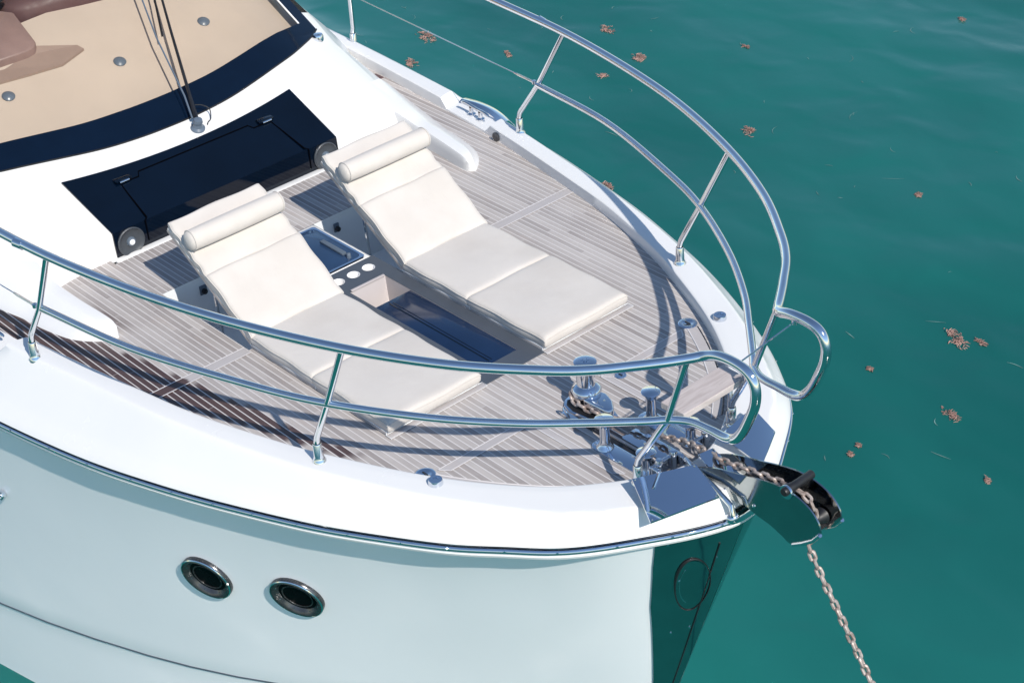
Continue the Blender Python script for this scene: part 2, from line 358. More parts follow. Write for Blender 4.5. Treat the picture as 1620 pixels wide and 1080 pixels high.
# ---- gunwale (cap)
def cap_z(a, zr, notch, u):
    bow = min(1, max(0, (u-2.0)/.4))
    pr = [(0,-.02),(.012,.055),(.03,.068),(.07,.074),(.18,.078),(.34,.075),(.5,.060),(.66,.028),(.8,-.02),(.9,-.065),(.96,-.095),(1,None)]
    return pr
CA = [0,.012,.03,.07,.18,.34,.5,.62,.74,.84,.92,.97,1]
CZ = [None,.055,.068,.074,.078,.077,.068,.052,.028,-.005,-.05,-.10,None]
def cap_pt(g, a, lift=0.):
    x = g[0]+(g[2]-g[0])*a; y = g[1]+(g[3]-g[1])*a; zr = g[4]+.012
    if a <= 0: z = -.03
    elif a < .012: z = -.03+(.100)*a/.012
    else:
        z = interp(a, [.012,.03,.07,.18,.34], [.070,.0735,.0745,.077,.077])
        ae = interp(g[0], [-.2,.42,1.1,1.75,2.2,2.4], [.31,.37,.50,.60,.78,.84])
        so_ = lambda t: (t+math.sqrt(t*t+.0018))/2
        z -= (.077-zr)*(so_((a-ae)/(1-ae))-so_(-.5))/(so_(1)-so_(-.5)) if a > ae-.2 else 0
    bo = .016*max(0, (a-.8)/.2)*(1 if a < .985 else .55); nx_ = g[2]-g[0]; ny_ = g[3]-g[1]; nl = math.hypot(nx_, ny_) or 1; x += nx_/nl*bo; y += ny_/nl*bo*(1 if g[3] > .02 else 0)
    k = min(max((g[0]+1.47)/.06, 0), 1)*min(max((-.91-g[0])/.06, 0), 1)
    if k > 0 and a > 0:
        z = z*(1-k)+k*min(z, .012)
    return (x, y, z+lift)
gg = []
for g in GWs:
    gg.append(g)
extra = []
for x in (-1.47,-1.44,-1.41,-.97,-.94,-.91):
    xs = [g[0] for g in GWs]; extra.append(tuple([x]+[interp(x, xs, [g[j] for g in GWs]) for j in range(1, 5)]))
gg = sorted(gg+extra, key=lambda g: g[0]) ; gg = [g for i, g in enumerate(gg) if i == 0 or abs(g[0]-gg[i-1][0]) > 1e-6 or abs(g[1]-gg[i-1][1]) > 1e-6]
AA = [0,.004,.0119,.016,.035,.07,.12,.18,.22,.25,.28,.30,.32,.34,.37,.40,.44,.48,.52,.56,.6,.64,.68,.72,.76,.80,.83,.86,.89,.92,.96,1]
cm_ = MB()
for sg in (1, -1): cm_.grid([[(p[0], p[1]*sg, p[2]) for p in (cap_pt(g, a) for a in AA)] for g in gg])
CAP = cm_.build('gunwale', 'gelcoat', Y, angle=38)
# ---- teak deck
dk = MB()
def strip(x0, x1, ya, yb, n=24):
    xs = [x0+(x1-x0)*i/n for i in range(n+1)]
    fa = ya if callable(ya) else (lambda x: ya); fb = yb if callable(yb) else (lambda x: yb)
    dk.grid([[(x, fa(x), 0), (x, fb(x), 0)] for x in xs])
iy = lambda x: inner_y(x)+.01
for sg in (1, -1):
    strip(-8, -1.34, lambda x: sg*.86, lambda x: sg*iy(x), 60)
    strip(-1.34, -.845, 0 , lambda x: sg*iy(x)); strip(-.845, 0, sg*.855, lambda x: sg*iy(x)); strip(0, 1.184, sg*.21, lambda x: sg*iy(x)); strip(1.184, 2.45, 0, lambda x: sg*iy(x), 50)
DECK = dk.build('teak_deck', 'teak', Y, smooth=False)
# the cross planks and margins, laid flush over the planking
bd = MB(); mg = MB(); ck = MB()
for sg in (1, -1):
    bd.add([(-.036, sg*.86, .0025), (.030, sg*.86, .0025), (.030, sg*inner_y(.03), .0025), (-.036, sg*inner_y(-.03), .0025)], [(0,1,2,3)])
    bd.add([(1.562, sg*.245, .0025), (1.612, sg*.285, .0025), (1.612, sg*.80, .0025), (1.562, sg*.84, .0025)], [(0,1,2,3)])
    for x in (-.036, .030): ck.add([(x-.0035, sg*.86, .004), (x+.0035, sg*.86, .004), (x+.0035, sg*inner_y(x), .004), (x-.0035, sg*inner_y(x), .004)], [(0,1,2,3)])
    for a, b_ in (((1.562,.245),(1.562,.84)), ((1.612,.285),(1.612,.80)), ((1.612,.285),(2.19,.285)), ((1.562,.245),(2.24,.245)), ((1.562,.84),(1.612,.80)), ((1.562,.245),(1.612,.285)), ((2.19,.285),(2.24,.245))):
        A, B = Vector((a[0], a[1]*sg, .0042)), Vector((b_[0], b_[1]*sg, .0042)); t = (B-A).normalized(); n = Vector((-t.y, t.x, 0))*.003
        ck.add([A-n, B-n, B+n, A+n], [(0,1,2,3)])
    mg.add([(1.562, sg*.245, .0024), (2.24, sg*.245, .0024), (2.19, sg*.285, .0024), (1.612, sg*.285, .0024)], [(0,1,2,3)])
    # curved margin of the locker lid
    cur = [(x, (inner_y(x)-.045)) for x in [1.60+.64*i/24 for i in range(25)]]; inn = [(x-.02, y-.055) for x, y in cur]
    cur = [(x, y) for x, y in cur if y > .27]; inn = inn[:len(cur)]
    mg.grid([[(a[0], a[1]*sg, .0027), (b_[0], max(.28, b_[1])*sg, .0027)] for a, b_ in zip(cur, inn)])
    ck.tube([(a[0], max(.28, a[1])*sg, .0015) for a in inn], .0035, 6)
    MB().tube([(a[0], a[1]*sg, .001) for a in cur], .0045, 6).build('lid_seam', 'darksteel', DECK)
bd.build('cross_plank', 'teakband', DECK, smooth=False, recalc=True); mg.build('margin_plank', 'teakmargin', DECK, smooth=False); ck.build('caulk_line', 'caulk', DECK, smooth=False)
# small dark drain grille in the port side deck
MB().box(-2.215, -2.13, 1.70, 1.76, .0, .006).build('deck_drain', 'maroon', DECK, smooth=False)
# ---- sunken foot wells either side of the centre island
wl = MB()
for sg in (1, -1):
    ya, yb = sg*.205, sg*.855; z0 = -.38
    q = [(-.845, ya), (0, ya), (0, yb), (-.845, yb)]
    wl.add([(x, y, z0) for x, y in q], [(0,1,2,3)])
    for i in range(4):
        a, b_ = q[i], q[(i+1) % 4]; wl.add([(a[0], a[1], z0), (b_[0], b_[1], z0), (b_[0], b_[1], -.0005), (a[0], a[1], -.0005)], [(0,1,2,3)])
WELL = wl.build('foot_well', 'nonskid', Y, smooth=False, recalc=False)
for y, s_ in ((-.60, 1.0), (.36, .8), (.62, .9)):
    c = MB(); c.box(-.845, -.832, y-.024*s_, y+.024*s_, -.115, -.055); C_ = c.build('well_latch', 'dome', WELL, bevel=.006)
    MB().lathe([(0,.02),(.016,.018),(.018,0)], (-.834, y, -.09), 12, (1,0,0)).build('latch_knob', 'black', C_)
# ---- centre island: white tray with a tinted flush hatch
il = MB(); il.box(-.845, -.29, -.204, .204, -.38, .004); ISL = il.build('centre_island', 'gelcoat', Y, bevel=.012, bseg=3)
hf = MB()
def rrect(x0, x1, y0, y1, r, n=5):
    out = []
    for cx, cy, a0 in ((x1-r, y1-r, 0), (x0+r, y1-r, 90), (x0+r, y0+r, 180), (x1-r, y0+r, 270)):
        for k in range(n+1): a = R(a0+90*k/n); out.append((cx+r*math.cos(a), cy+r*math.sin(a)))
    return out
def ringprism(mb, outer, inner, z0, z1, mi=0):
    n = len(outer); vs = [(*p, z1) for p in outer]+[(*p, z1) for p in inner]+[(*p, z0) for p in outer]+[(*p, z0) for p in inner]; fs = []
    for i in range(n):
        j = (i+1) % n; fs += [(i, j, n+j, n+i), (2*n+i, i, j, 2*n+j)[::-1], (3*n+i, 3*n+j, n+j, n+i), (2*n+i, 2*n+j, 3*n+j, 3*n+i)]
    mb.add(vs, fs, mi)
ringprism(hf, rrect(-.80,-.30,-.175,.175,.02), rrect(-.785,-.315,-.160,.160,.04), .004, .016)
HF = hf.build('hatch_frame', 'mirror', ISL, bevel=0)
g_ = MB(); g_.prism(rrect(-.787,-.313,-.162,.162,.04), .002, .010); g_.build('hatch_pane', 'blueglass', HF, bevel=.002)
lt = MB(); lt.box(-.62,-.40,.085,.115,.010,.026); lt.lathe([(0,.04),(.012,.038),(.014,.01)], (-.36,.10,0), 14); lt.build('hatch_latch', 'dome', HF, bevel=.004)
# ---- slate grey table frame with cup holders and recess
fr = MB()
outer = [(-.286,.214),(1.184,.214),(1.184,-.214),(-.286,-.214)]
z1 = .006
# top built as cells so the holes are real
xs_ = [-.286,-.245,-.145,-.055,1.062,1.184]
def quad(x0, x1, y0, y1, z=z1): fr.add([(x0,y0,z),(x1,y0,z),(x1,y1,z),(x0,y1,z)], [(0,1,2,3)])
quad(-.286,-.245,-.214,.214); quad(-.145,-.055,-.214,.214); quad(1.062,1.184,-.214,.214); quad(-.055,1.062,-.214,-.128); quad(-.055,1.062,.122,.214)
cups = [-.105,.003,.111]; cr = .036; cx = -.193
def cell(y0, y1, cy):
    x0, x1 = -.245, -.145; n = 32; ring = []; out = []
    for k in range(n):
        a = 2*math.pi*k/n; c, s_ = math.cos(a), math.sin(a); ring.append((cx+cr*c, cy+cr*s_))
        tx = ((x1 if c > 0 else x0)-cx)/c if abs(c) > 1e-6 else 1e9; ty = ((y1 if s_ > 0 else y0)-cy)/s_ if abs(s_) > 1e-6 else 1e9; t = min(tx, ty); out.append((cx+t*c, cy+t*s_))
    n0 = len(ring); fr.add([(*p, z1) for p in out]+[(*p, z1) for p in ring], [(i, (i+1) % n0, n0+(i+1) % n0, n0+i) for i in range(n0)])
    for cc in [(x0,y0),(x1,y0),(x1,y1),(x0,y1)]:
        ang = math.atan2(cc[1]-cy, cc[0]-cx) % (2*math.pi); k = int(ang/(2*math.pi)*n); fr.add([(*out[k], z1), (*cc, z1), (*out[(k+1) % n], z1)], [(0,1,2)])
ed = [-.214,-.051,.057,.214]
for i in range(3): cell(ed[i], ed[i+1], cups[i])
for a, b_ in zip(outer, outer[1:]+outer[:1]): fr.add([(a[0],a[1],-.02),(b_[0],b_[1],-.02),(b_[0],b_[1],z1),(a[0],a[1],z1)], [(0,1,2,3)])
FR = fr.build('table_frame', 'grey', Y, smooth=False, recalc=False)
for cy in cups:
    c = MB(); c.lathe([(cr+.002,.007),(cr,.0075),(cr-.002,.004),(cr-.004,-.055),(0,-.055)], (cx, cy, 0), 28); c.build('cup_holder', 'cupwhite', FR)
rc = MB(); x0, x1, y0, y1 = -.055, 1.062, -.128, .122; xb0, xb1, yb0, yb1, zb = .0, 1.03, -.10, .095, -.22
T = [(x0,y0,.004),(x1,y0,.004),(x1,y1,.004),(x0,y1,.004)]; B = [(xb0,yb0,zb),(xb1,yb0,zb),(xb1,yb1,zb),(xb0,yb1,zb)]
rc.add(T+B, [(0,1,5,4),(1,2,6,5),(2,3,7,6),(3,0,4,7),(4,5,6,7)])
RC = rc.build('recess_lining', 'plateside', FR, smooth=False, recalc=False)
rb = MB(); rb.box(.02, 1.02, -.045, -.03, zb, zb+.02); rb.box(.02, 1.02, .02, .03, zb, zb+.014); rb.box(-.005,.02,-.10,.095,zb,zb+.03); rb.build('recess_ridge', 'plateside', RC, bevel=.004)
m_ = MB(); m_.box(.172, 1.060, -.1278, .1218, -.006, .002); RL_ = m_.build('recess_lid', 'lid', FR, bevel=.002)
m_ = MB(); m_.box(.20, 1.03, -.052, -.044, .0025, .0045); m_.box(.20, 1.03, -.03, -.026, .0025, .004); m_.build('lid_groove', 'navy', RL_, smooth=False)
MB().box(-.062,-.046,-.12,.115,.006,.017).build('recess_lip', 'plateside', FR, bevel=.003)
# ---- deckhouse moulding
dh = MB(); ys_ = [i/40*1.0 for i in range(41)]
def house_row(x):
    W = house_w(x); e = house_e(x); B = min(iy(x)-.01, interp(x, [-2.6,-2.2,-1.79,-1.39], [1.80,1.735,1.66,1.57])) if x > -2.6 else min(inner_y(x)+.05, 1.9)
    row = [(x, y, house_h(x, y)) for y in [W*.97*i/26 for i in range(27)]]
    for k in range(1, 9):
        t = k/8; row.append((x, W*.97+(B-W*.97)*t, e*(1-t**1.25)-(0 if k < 8 else .01)))
    return row
hx = [-1.418,-1.43,-1.46,-1.5,-1.56,-1.63,-1.7,-1.8,-1.9,-2.0,-2.1,-2.2,-2.3,-2.45,-2.6,-2.8,-3.0,-3.3,-3.7,-4.2,-5,-6,-7.5]
# opening for the saloon glass: rows are cut where the windscreen stands
def inside_glass(x, y): return x < glass_x(y)-.005 and abs(y) < 1.56 and x > -7.4
rows = [house_row(x) for x in hx]
for sg in (1, -1):
    vs = [(p[0], p[1]*sg, p[2]) for r in rows for p in r]; n = len(rows[0]); fs = []
    for i in range(len(rows)-1):
        for j in range(n-1):
            q = [rows[i][j], rows[i][j+1], rows[i+1][j+1], rows[i+1][j]]
            if all(inside_glass(p[0], p[1]) for p in q): continue
            fs.append((i*n+j, i*n+j+1, (i+1)*n+j+1, (i+1)*n+j))
    dh.add(vs, fs)
    # front riser, rounded at the top, and its turn into the arm
    fr_rows = []
    for dx, k in ((0, 1.0), (.012, .965), (.018, .88), (.02, .5), (.024, 0.), (.05, -.02)):
        fr_rows.append([(-1.418+dx+ (0 if y < .9 else .06*min(1, (y-.9)/.4)**2*(1-k)), y*sg, house_h(-1.418, y)*k) for y in [1.40*i/30 for i in range(31)]])
    dh.grid(fr_rows)
HOUSE = dh.build('deckhouse', 'gelcoat', Y, angle=50)
# arms running forward from the deckhouse
ar = MB()
arm = [(-1.75,1.24,1.455,1.66,.224),(-1.55,1.26,1.425,1.618,.182),(-1.35,1.285,1.395,1.575,.150),(-1.21,1.29,1.376,1.545,.122),(-1.05,1.285,1.365,1.525,.112),(-.92,1.275,1.353,1.498,.104),(-.82,1.265,1.343,1.468,.098),(-.74,1.258,1.33,1.42,.092),(-.69,1.255,1.31,1.375,.084),(-.655,1.26,1.295,1.335,.066),(-.635,1.275,1.292,1.31,.03)]
for sg in (1, -1):
    rw = []
    for x, yi, yt, yo, h in sm(arm, 3):
        rw.append([(x, y*sg, z) for y, z in ((yi-.004,-.01),(yi,h*.5),(yi+.002,h*.88),(yi+.008,h*.985),(yi+.02,h),((yi+yt)/2,h*1.0),(yt-.01,h*1.0),(yt+.006,h*.965),(yt+(yo-yt)*.3,h*.72),(yt+(yo-yt)*.55,h*.46),(yt+(yo-yt)*.8,h*.2),(yt+(yo-yt)*.95,h*.04),(yo,-.01))])
    ar.grid(rw); e = rw[-1]; c = (e[0][0]+.008, sum(p[1] for p in e)/len(e), .0)
    for a, b_ in zip(e, e[1:]): ar.add([a, b_, c], [(0,1,2)])
ar.build('coaming_arm', 'gelcoat', HOUSE, angle=33)
# ---- navy deck locker let into the front of the house
lk = MB()
def back_x(y): return -1.80-.078*(y/.832)**2
def lktop(x, y, o): return .164+.354*(-1.415-x)+o
NL = 24; top = []; 
for i in range(NL+1):
    y = -.832+1.664*i/NL; xb = back_x(y); xf = -1.392
    yb_ = y; yf = y*(.815/.832)
    top.append([(xb-.012, yb_, lktop(xb-.012, y, -.03)), (xb, yb_, lktop(xb, y, .006)), (xb*.5+xf*.5, (yb_+yf)/2, lktop(xb*.5+xf*.5, y, .006)), (xf, yf, lktop(xf, y, .006)), (xf+.004, yf*1.0, .10), (xf+.006, yf, .03), (xf+.006, yf, -.03), (xf-.05, yf, -.03)])
lk.grid(top)
for r in (top[0], top[-1]): lk.add([p for p in r]+[(r[0][0], r[0][1], -.03)], [tuple(range(9))])
LK = lk.build('deck_locker', 'navy', Y, angle=22, recalc=True)
# lid line, slightly raised lid edge
ll = MB(); hz = .0075
pts = [(-.595,-1.386,.03),(-.595,-1.386,.165),(-.575,-1.40,.172+.0),(-.555,-1.62,None),(-.545,-1.70,None),(-.42,-1.70,None),(-.40,-1.735,None),(0,-1.735,None),(.40,-1.735,None),(.42,-1.70,None),(.545,-1.70,None),(.555,-1.62,None),(.575,-1.40,.172),(.595,-1.386,.165),(.595,-1.386,.03)]
P3 = [(x, y, (lktop(x, y, .0065) if z is None else z)) for y, x, z in pts]
ll.tube(P3, .0045, 6); ll.build('lid_seam', 'seam', LK)
for y in (-.52, .52):
    h_ = MB(); h_.box(-1.745,-1.70,y-.055,y+.055, lktop(-1.72, y, .006), lktop(-1.72, y, .022)); H_ = h_.build('locker_hinge', 'navy', LK, bevel=.004)
    h_ = MB(); h_.tube([(-1.695, y-.032, lktop(-1.70, y, .018)), (-1.695, y+.032, lktop(-1.70, y, .018))], .007, 10); h_.build('hinge_pin', 'steel', H_)
for y in (-.712, .712):
    s_ = MB(); s_.lathe([(.088,0),(.090,.010),(.082,.017),(.076,.013),(.070,.007),(.045,.002),(.03,.004)], (-1.388, y, .072), 36, (1,0,0.02)); SP = s_.build('speaker', ['cone'], LK)
    MB().lathe([(.03,.002),(.026,.014),(.012,.021),(0,.022)], (-1.388, y, .072), 24, (1,0,0)).build('speaker_dome', 'dome', SP)
    MB().lathe([(.018,.019),(.013,.026),(0,.028)], (-1.388, y, .072), 18, (1,0,0)).build('speaker_cap', 'plastic', SP)
    MB().tube([(-1.375, y+.082*math.cos(q), .072+.082*math.sin(q)) for q in [2*math.pi*k/32 for k in range(32)]], .003, 6, closed=True).build('speaker_ring', 'darksteel', SP)
lg = MB(); lg.box(-1.40,-1.338,-.84,.84,-.02,.0035); lg.build('locker_plinth', 'gelcoat', HOUSE, bevel=.006)
# ---- windscreen
def gpt(y, s_): X = glass_x(y); x = X-s_; return (x, y, glass_z(x, y, .004))
def bandw(y): return interp(abs(y), [0,.22,.6,.95,1.1,1.33,1.5], [.205,.205,.195,.185,.175,.125,.09])
gl = MB(); fb = MB(); Ys = [-1.45+2.9*i/60 for i in range(61)]
fb.grid([[gpt(y, -.002), gpt(y, bandw(y)*.5), gpt(y, bandw(y))] for y in Ys])
fb.grid([[(*gpt(y, -.002)[:2], gpt(y, -.002)[2]), (*gpt(y, -.008)[:2], gpt(y, 0)[2]-.03)] for y in Ys])
for sg in (1, -1): fb.grid([[gpt(sg*1.45, s_), gpt(sg*(1.352-.02*min(1, s_)), s_)] for s_ in [.09+.12*i for i in range(12)]])
Ys2 = [-1.36+2.72*i/60 for i in range(61)]
gl.grid([[gpt(y, bandw(y)+(1.4-bandw(y))*k/10) for k in range(11)] for y in Ys2])
WS = gl.build('windscreen', 'glass', Y, recalc=False)
if WS.data.polygons[0].normal.z < 0: WS.data.flip_normals(); fb.build('frit_band', 'frit', WS)
MB().tube([gpt(y, -.006) for y in Ys], .006, 6).build('windscreen_seal', 'black', WS)
for sg in (1, -1): MB().tube([gpt(sg*1.345, .12+.1*i) for i in range(12)], .006, 6).build('side_trim', 'plastic', WS)
# roof above the glass, outside the picture
rf = MB(); rf.grid([[(x, y, 1.42+.10*(1-(y/1.6)**2)) for y in [-1.5+.3*i for i in range(11)]] for x in (-3.3,-3.6,-4.6,-5.8,-7.4)])
rf.grid([[(x, sg_*1.5, z) for x in (-3.35,-4.6,-5.8,-7.4)] for sg_ in (1,) for z in (1.42, .8)]); rf.grid([[(x, -1.5, z) for x in (-3.35,-4.6,-5.8,-7.4)] for z in (1.42, .8)])
rf.build('hardtop', 'gelcoat', HOUSE)
# dashboard under the glass
da = MB()
def dpt(x, y, o=0): return (x, y, glass_z(x, y, -.10+o))
da.grid([[dpt(glass_x(y)+.0-(.02+ (1.02+.12*math.cos(y*2)-.02)*k/16), y) for k in range(17)] for y in [-1.42+2.84*i/40 for i in range(41)]])
DA = da.build('dashboard', 'dash', Y)
for x, y in ((-2.675,.758),(-2.60,.067),(-2.66,-.69),(-2.60,1.5)):
    if abs(y) > 1.4: continue
    c = dpt(x, y); MB().lathe([(.040,0),(.041,.006),(.030,.016),(.012,.022),(0,.023)], c, 24, (.45,0,1)).build('dash_vent', 'dome', DA)
# thin darker patch painting soft shade on the dash, then pod and seats
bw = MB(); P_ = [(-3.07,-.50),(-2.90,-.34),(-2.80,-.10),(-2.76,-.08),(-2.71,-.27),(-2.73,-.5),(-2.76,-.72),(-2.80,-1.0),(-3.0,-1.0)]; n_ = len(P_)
bw.add([(*dpt(*p)[:2], dpt(*p)[2]+.002) for p in P_]+[(*dpt(*p)[:2], dpt(*p)[2]+.016) for p in P_], [tuple(range(n_, 2*n_))]+[(i, (i+1) % n_, n_+(i+1) % n_, n_+i) for i in range(n_)]); bw.build('dash_shade_patch', 'dashshade', DA, smooth=False)
bw = MB(); P_ = [(-3.30,-.62),(-3.18,-.38),(-3.14,-.32),(-2.89,-.33),(-2.86,-.36),(-2.85,-.42),(-2.865,-.66)]; n_ = len(P_)
bw.add([(*dpt(*p)[:2], dpt(*p)[2]+.0) for p in P_]+[(*dpt(*p)[:2], dpt(*p)[2]+.05) for p in P_], [tuple(range(n_, 2*n_))]+[(i, (i+1) % n_, n_+(i+1) % n_, n_+i) for i in range(n_)]); bw.build('dash_pod', 'taupe', DA, bevel=.01)
def blob(name, mat, c, s_, parent, rot=0, p=4):
    m_ = MB(); n1, n2 = 14, 24; rows_ = []
    for i in range(n1+1):
        th = -math.pi/2+math.pi*i/n1; row = []
        for j in range(n2):
            ph = 2*math.pi*j/n2; f = lambda v: math.copysign(abs(v)**(2/p), v)
            X, Y_, Z = f(math.cos(th))*f(math.cos(ph))*s_[0], f(math.cos(th))*f(math.sin(ph))*s_[1], f(math.sin(th))*s_[2]
            row.append((c[0]+X*math.cos(rot)-Y_*math.sin(rot), c[1]+X*math.sin(rot)+Y_*math.cos(rot), c[2]+Z))
        rows_.append(row)
    m_.grid(rows_, closed=True); return m_.build(name, mat, parent)
blob('saloon_seat', 'maroon', (-3.40, .16, .80), (.33,.50,.15), Y, -.12)
wh = MB(); C0 = Vector((-3.22,-.52,.97)); ax = Vector((-.55,0,.8)).normalized(); u0 = ax.orthogonal().normalized(); v0 = ax.cross(u0)
wh.tube([C0+(u0*math.cos(q)+v0*math.sin(q))*.19 for q in [2*math.pi*k/40 for k in range(40)]], .017, 8, closed=True)
for k in range(3): q = 2.1*k+.3; wh.tube([C0-ax*.05, C0+(u0*math.cos(q)+v0*math.sin(q))*.19], .011, 8)
wh.tube([C0-ax*.05, C0-ax*.2], .035, 10); wh.build('steering_wheel', 'steel', Y)
# ---- wiper
wp = MB(); wp.lathe([(.045,0),(.045,.012),(.03,.022),(.022,.05),(.03,.055),(.026,.075),(0,.08)], (-1.868,.125,.322), 20, (.3,0,1)); WP = wp.build('wiper', 'dome', Y)
A0 = Vector((-1.88,.133,.39)); MB().tube([A0, (-1.95,.165,.41), (-2.06,.215,.475), (-2.5,.41,.70), (-2.75,.525,.82), (-3.1,.68,1.0)], [.016,.015,.011,.009,.008,.008], 8).build('wiper_arm', 'black', WP)
MB().tube([(-1.90,.118,.385), (-2.05,.175,.47), (-2.5,.30,.69), (-3.1,.52,.98)], .006, 6).build('wiper_link', 'dome', WP)
MB().tube([(-2.52,.355,.675), (-2.8,.50,.82), (-3.1,.64,.965)], .009, 6, flat=.5).build('wiper_blade', 'black', WP)
MB().tube(sm([(-1.97,.19,.43), (-1.95,.23,.42), (-1.925,.262,.39), (-1.89,.24,.345), (-1.868,.205,.34), (-1.865,.195,.325)], 5), .0035, 6).build('washer_hose', 'black', WP)
# navigation knob by the windscreen corner
MB().lathe([(.036,0),(.036,.03),(.03,.042),(0,.045)], (-2.30,1.385,house_h(-2.3,1.385)-.004), 20).build('corner_fitting', 'steel', HOUSE)
# ---------------------------------------------------------------- guard rails
def dense(pts, n=8): return catmull(pts, n)
topP = [(-3.6,1.80,.88),(-2.6,1.86,.875),(-1.6,1.845,.87),(-.9,1.80,.87),(-.25,1.742,.875),(.40,1.625,.88),(.96,1.475,.885),(1.515,1.26,.885),(1.96,1.025,.885),(2.28,.79,.885),(2.45,.635,.886),(2.58,.47,.888),(2.66,.36,.89),(2.72,.275,.895)]
loopP = [(2.755,.24,.905),(2.83,.228,.93),(2.93,.226,.935),(3.00,.226,.915),(3.035,.226,.86),(3.035,.227,.78),(3.005,.227,.69),(2.965,.227,.60),(2.92,.226,.54),(2.86,.225,.515),(2.77,.226,.513),(2.66,.236,.508)]
midP = [(2.57,.285,.50),(2.50,.355,.495),(2.31,.54,.49),(2.08,.755,.488),(1.75,1.0,.486),(1.315,1.25,.486),(.91,1.412,.484),(.21,1.625,.48),(-.50,1.728,.462)]
stan = [((-2.64,1.905,.03),(-2.56,1.86,.46),(-2.58,1.86,.872)),((-.70,1.735,.065),(-.50,1.735,.462),(-.25,1.745,.872)),((1.165,1.243,.075),(1.318,1.25,.488),(1.517,1.262,.88)),((2.40,.318,.075),(2.57,.287,.50),(2.705,.295,.888))]
for sg, nm in ((-1, 's'), (1, 'p')):
    f = lambda P: [(x, y*sg, z) for x, y, z in P]
    cl_ = dense(f(topP+loopP+midP), 7); k1 = 7*(len(topP)+len(loopP)-3)
    t = MB(); t.tube(cl_, [.0238 if i < k1 else max(.0195, .0238-.0005*(i-k1)) for i in range(len(cl_))], 14)
    RL = t.build('guard_rail', 'steel', Y, angle=60)
    jn = MB()
    for x, y, z in ((-.47, 1.772, .8715),):
        jn.tube([(x-.03, (y+.006)*sg, z), (x+.03, (y-.006)*sg, z)], .0262, 12)
    jn.build('rail_joint', 'mirror', RL)
    for k, (b_, m_, t_) in enumerate(stan):
        b_, m_, t_ = [Vector((p[0], p[1]*sg, p[2])) for p in (b_, m_, t_)]
        up = Vector((0, 0, .13)); kn = b_+Vector((.012, .0, .15))
        s_ = MB(); s_.tube([b_+Vector((0,0,.03))]+[b_+Vector((0,0,.11)), kn, kn+(m_-kn)*.12, m_, t_], .0165, 12)
        ST = s_.build('stanchion', 'steel', RL, angle=60)
        e = MB(); e.lathe([(.036,-.01),(.036,.004),(.030,.012),(.0245,.03),(.022,.10),(.019,.105)], b_, 20); e.build('stanchion_base', 'steel', ST)
    lw = MB(); a = Vector((-.53, 1.738*sg, .463)); b_ = Vector((-2.56, 1.86*sg, .46)); lw.tube([a, b_], .003, 6); LW = lw.build('lifeline', 'steel', RL)
    tb = MB(); d_ = (b_-a).normalized(); tb.tube([a+d_*.02, a+d_*.05, a+d_*.17, a+d_*.21], [.009,.0075,.0075,.005], 8); tb.lathe([(0,-.012),(.014,-.01),(.014,.01),(0,.012)], a+d_*.01, 10, (0,0,1)); tb.build('turnbuckle', 'steel', LW)
pw = MB(); a, b_ = Vector((2.86, .226, .905)), Vector((2.91,-.21,.912)); pw.tube([a, b_], .0042, 6); pw.lathe([(0,-.014),(.016,-.01),(.016,.01),(0,.014)], b_+Vector((0,.0,-.0)), 10); pw.lathe([(0,-.014),(.016,-.01),(.016,.01),(0,.014)], a, 10); pw.build('pulpit_wire', 'steel', Y)
# ---------------------------------------------------------------- bow plates
def gparam(x_in_idx):  # fractional index into GWs
    i = int(x_in_idx); t = x_in_idx-i
    if i >= len(GWs)-1: return GWs[-1]
    return tuple(a+(b-a)*t for a, b in zip(GWs[i], GWs[i+1]))
def cap_find(x, y):
    best = None
    for ii in range(0, (len(GWs)-70)*4+1):
        g = gparam(70+ii/4)
        for a in [.01+.03*k for k in range(33)]:
            p = cap_pt(g, a); d = (p[0]-x)**2+(p[1]-abs(y))**2
            if best is None or d < best[0]: best = (d, p[2])
    return best[1]
def flat_z(P):
    z = [cap_find(p[0], p[1]) for p in P]; return z
def cap_plate(name, poly, mat, parent, lift=.004, n=12):
    # a quad patch following the gunwale top; poly = 4 xy corners
    m_ = MB(); P = [Vector((*p, 0)) for p in poly]; rows_ = []
    for i in range(n+1):
        u = i/n; row = []
        for j in range(n+1):
            v = j/n; q = (P[0]*(1-u)+P[1]*u)*(1-v)+(P[3]*(1-u)+P[2]*u)*v; zz = flat_z(P) if i == 0 and j == 0 else zz; row.append((q.x, q.y, (zz[0]*(1-u)+zz[1]*u)*(1-v)+(zz[3]*(1-u)+zz[2]*u)*v*.0+.082+lift))
        rows_.append(row)
    m_.grid(rows_); e_ = [rows_[0][j] for j in range(n+1)]+[rows_[i][n] for i in range(1, n+1)]+[rows_[n][j] for j in range(n-1, -1, -1)]+[rows_[i][0] for i in range(n-1, 0, -1)]
    e_.append(e_[0]); m_.grid([e_, [(p[0], p[1], p[2]-.008) for p in e_]]); o = m_.build(name, mat, parent, angle=30); 
    sc_ = MB()
    for r_, c_ in ((0,0),(0,n),(n,0),(n,n)):
        p = Vector(rows_[r_][c_])*.93+Vector(rows_[n//2][n//2])*.07; sc_.lathe([(.006,0),(.005,.003),(0,.004)], p, 8)
    sc_.build('plate_screws', 'steel', o); return o
PL = cap_plate('bow_plate', [(2.44,-.395),(2.575,-.115),(2.75,-.145),(2.655,-.495)], 'mirror', Y)
cap_plate('bow_plate', [(2.53,-.055),(2.545,.03),(2.745,.035),(2.745,-.075)], 'mirror', Y)
cap_plate('bow_plate', [(2.50,.13),(2.46,.40),(2.60,.405),(2.735,.16)], 'mirror', Y)
br = MB(); br.tube([(2.44,-.055,.075),(2.46,-.06,.10),(2.53,-.078,.10),(2.68,-.108,.085),(2.80,-.12,.045),(2.815,-.122,.0)], .014, 12); br.build('bow_bar', 'steel', Y)
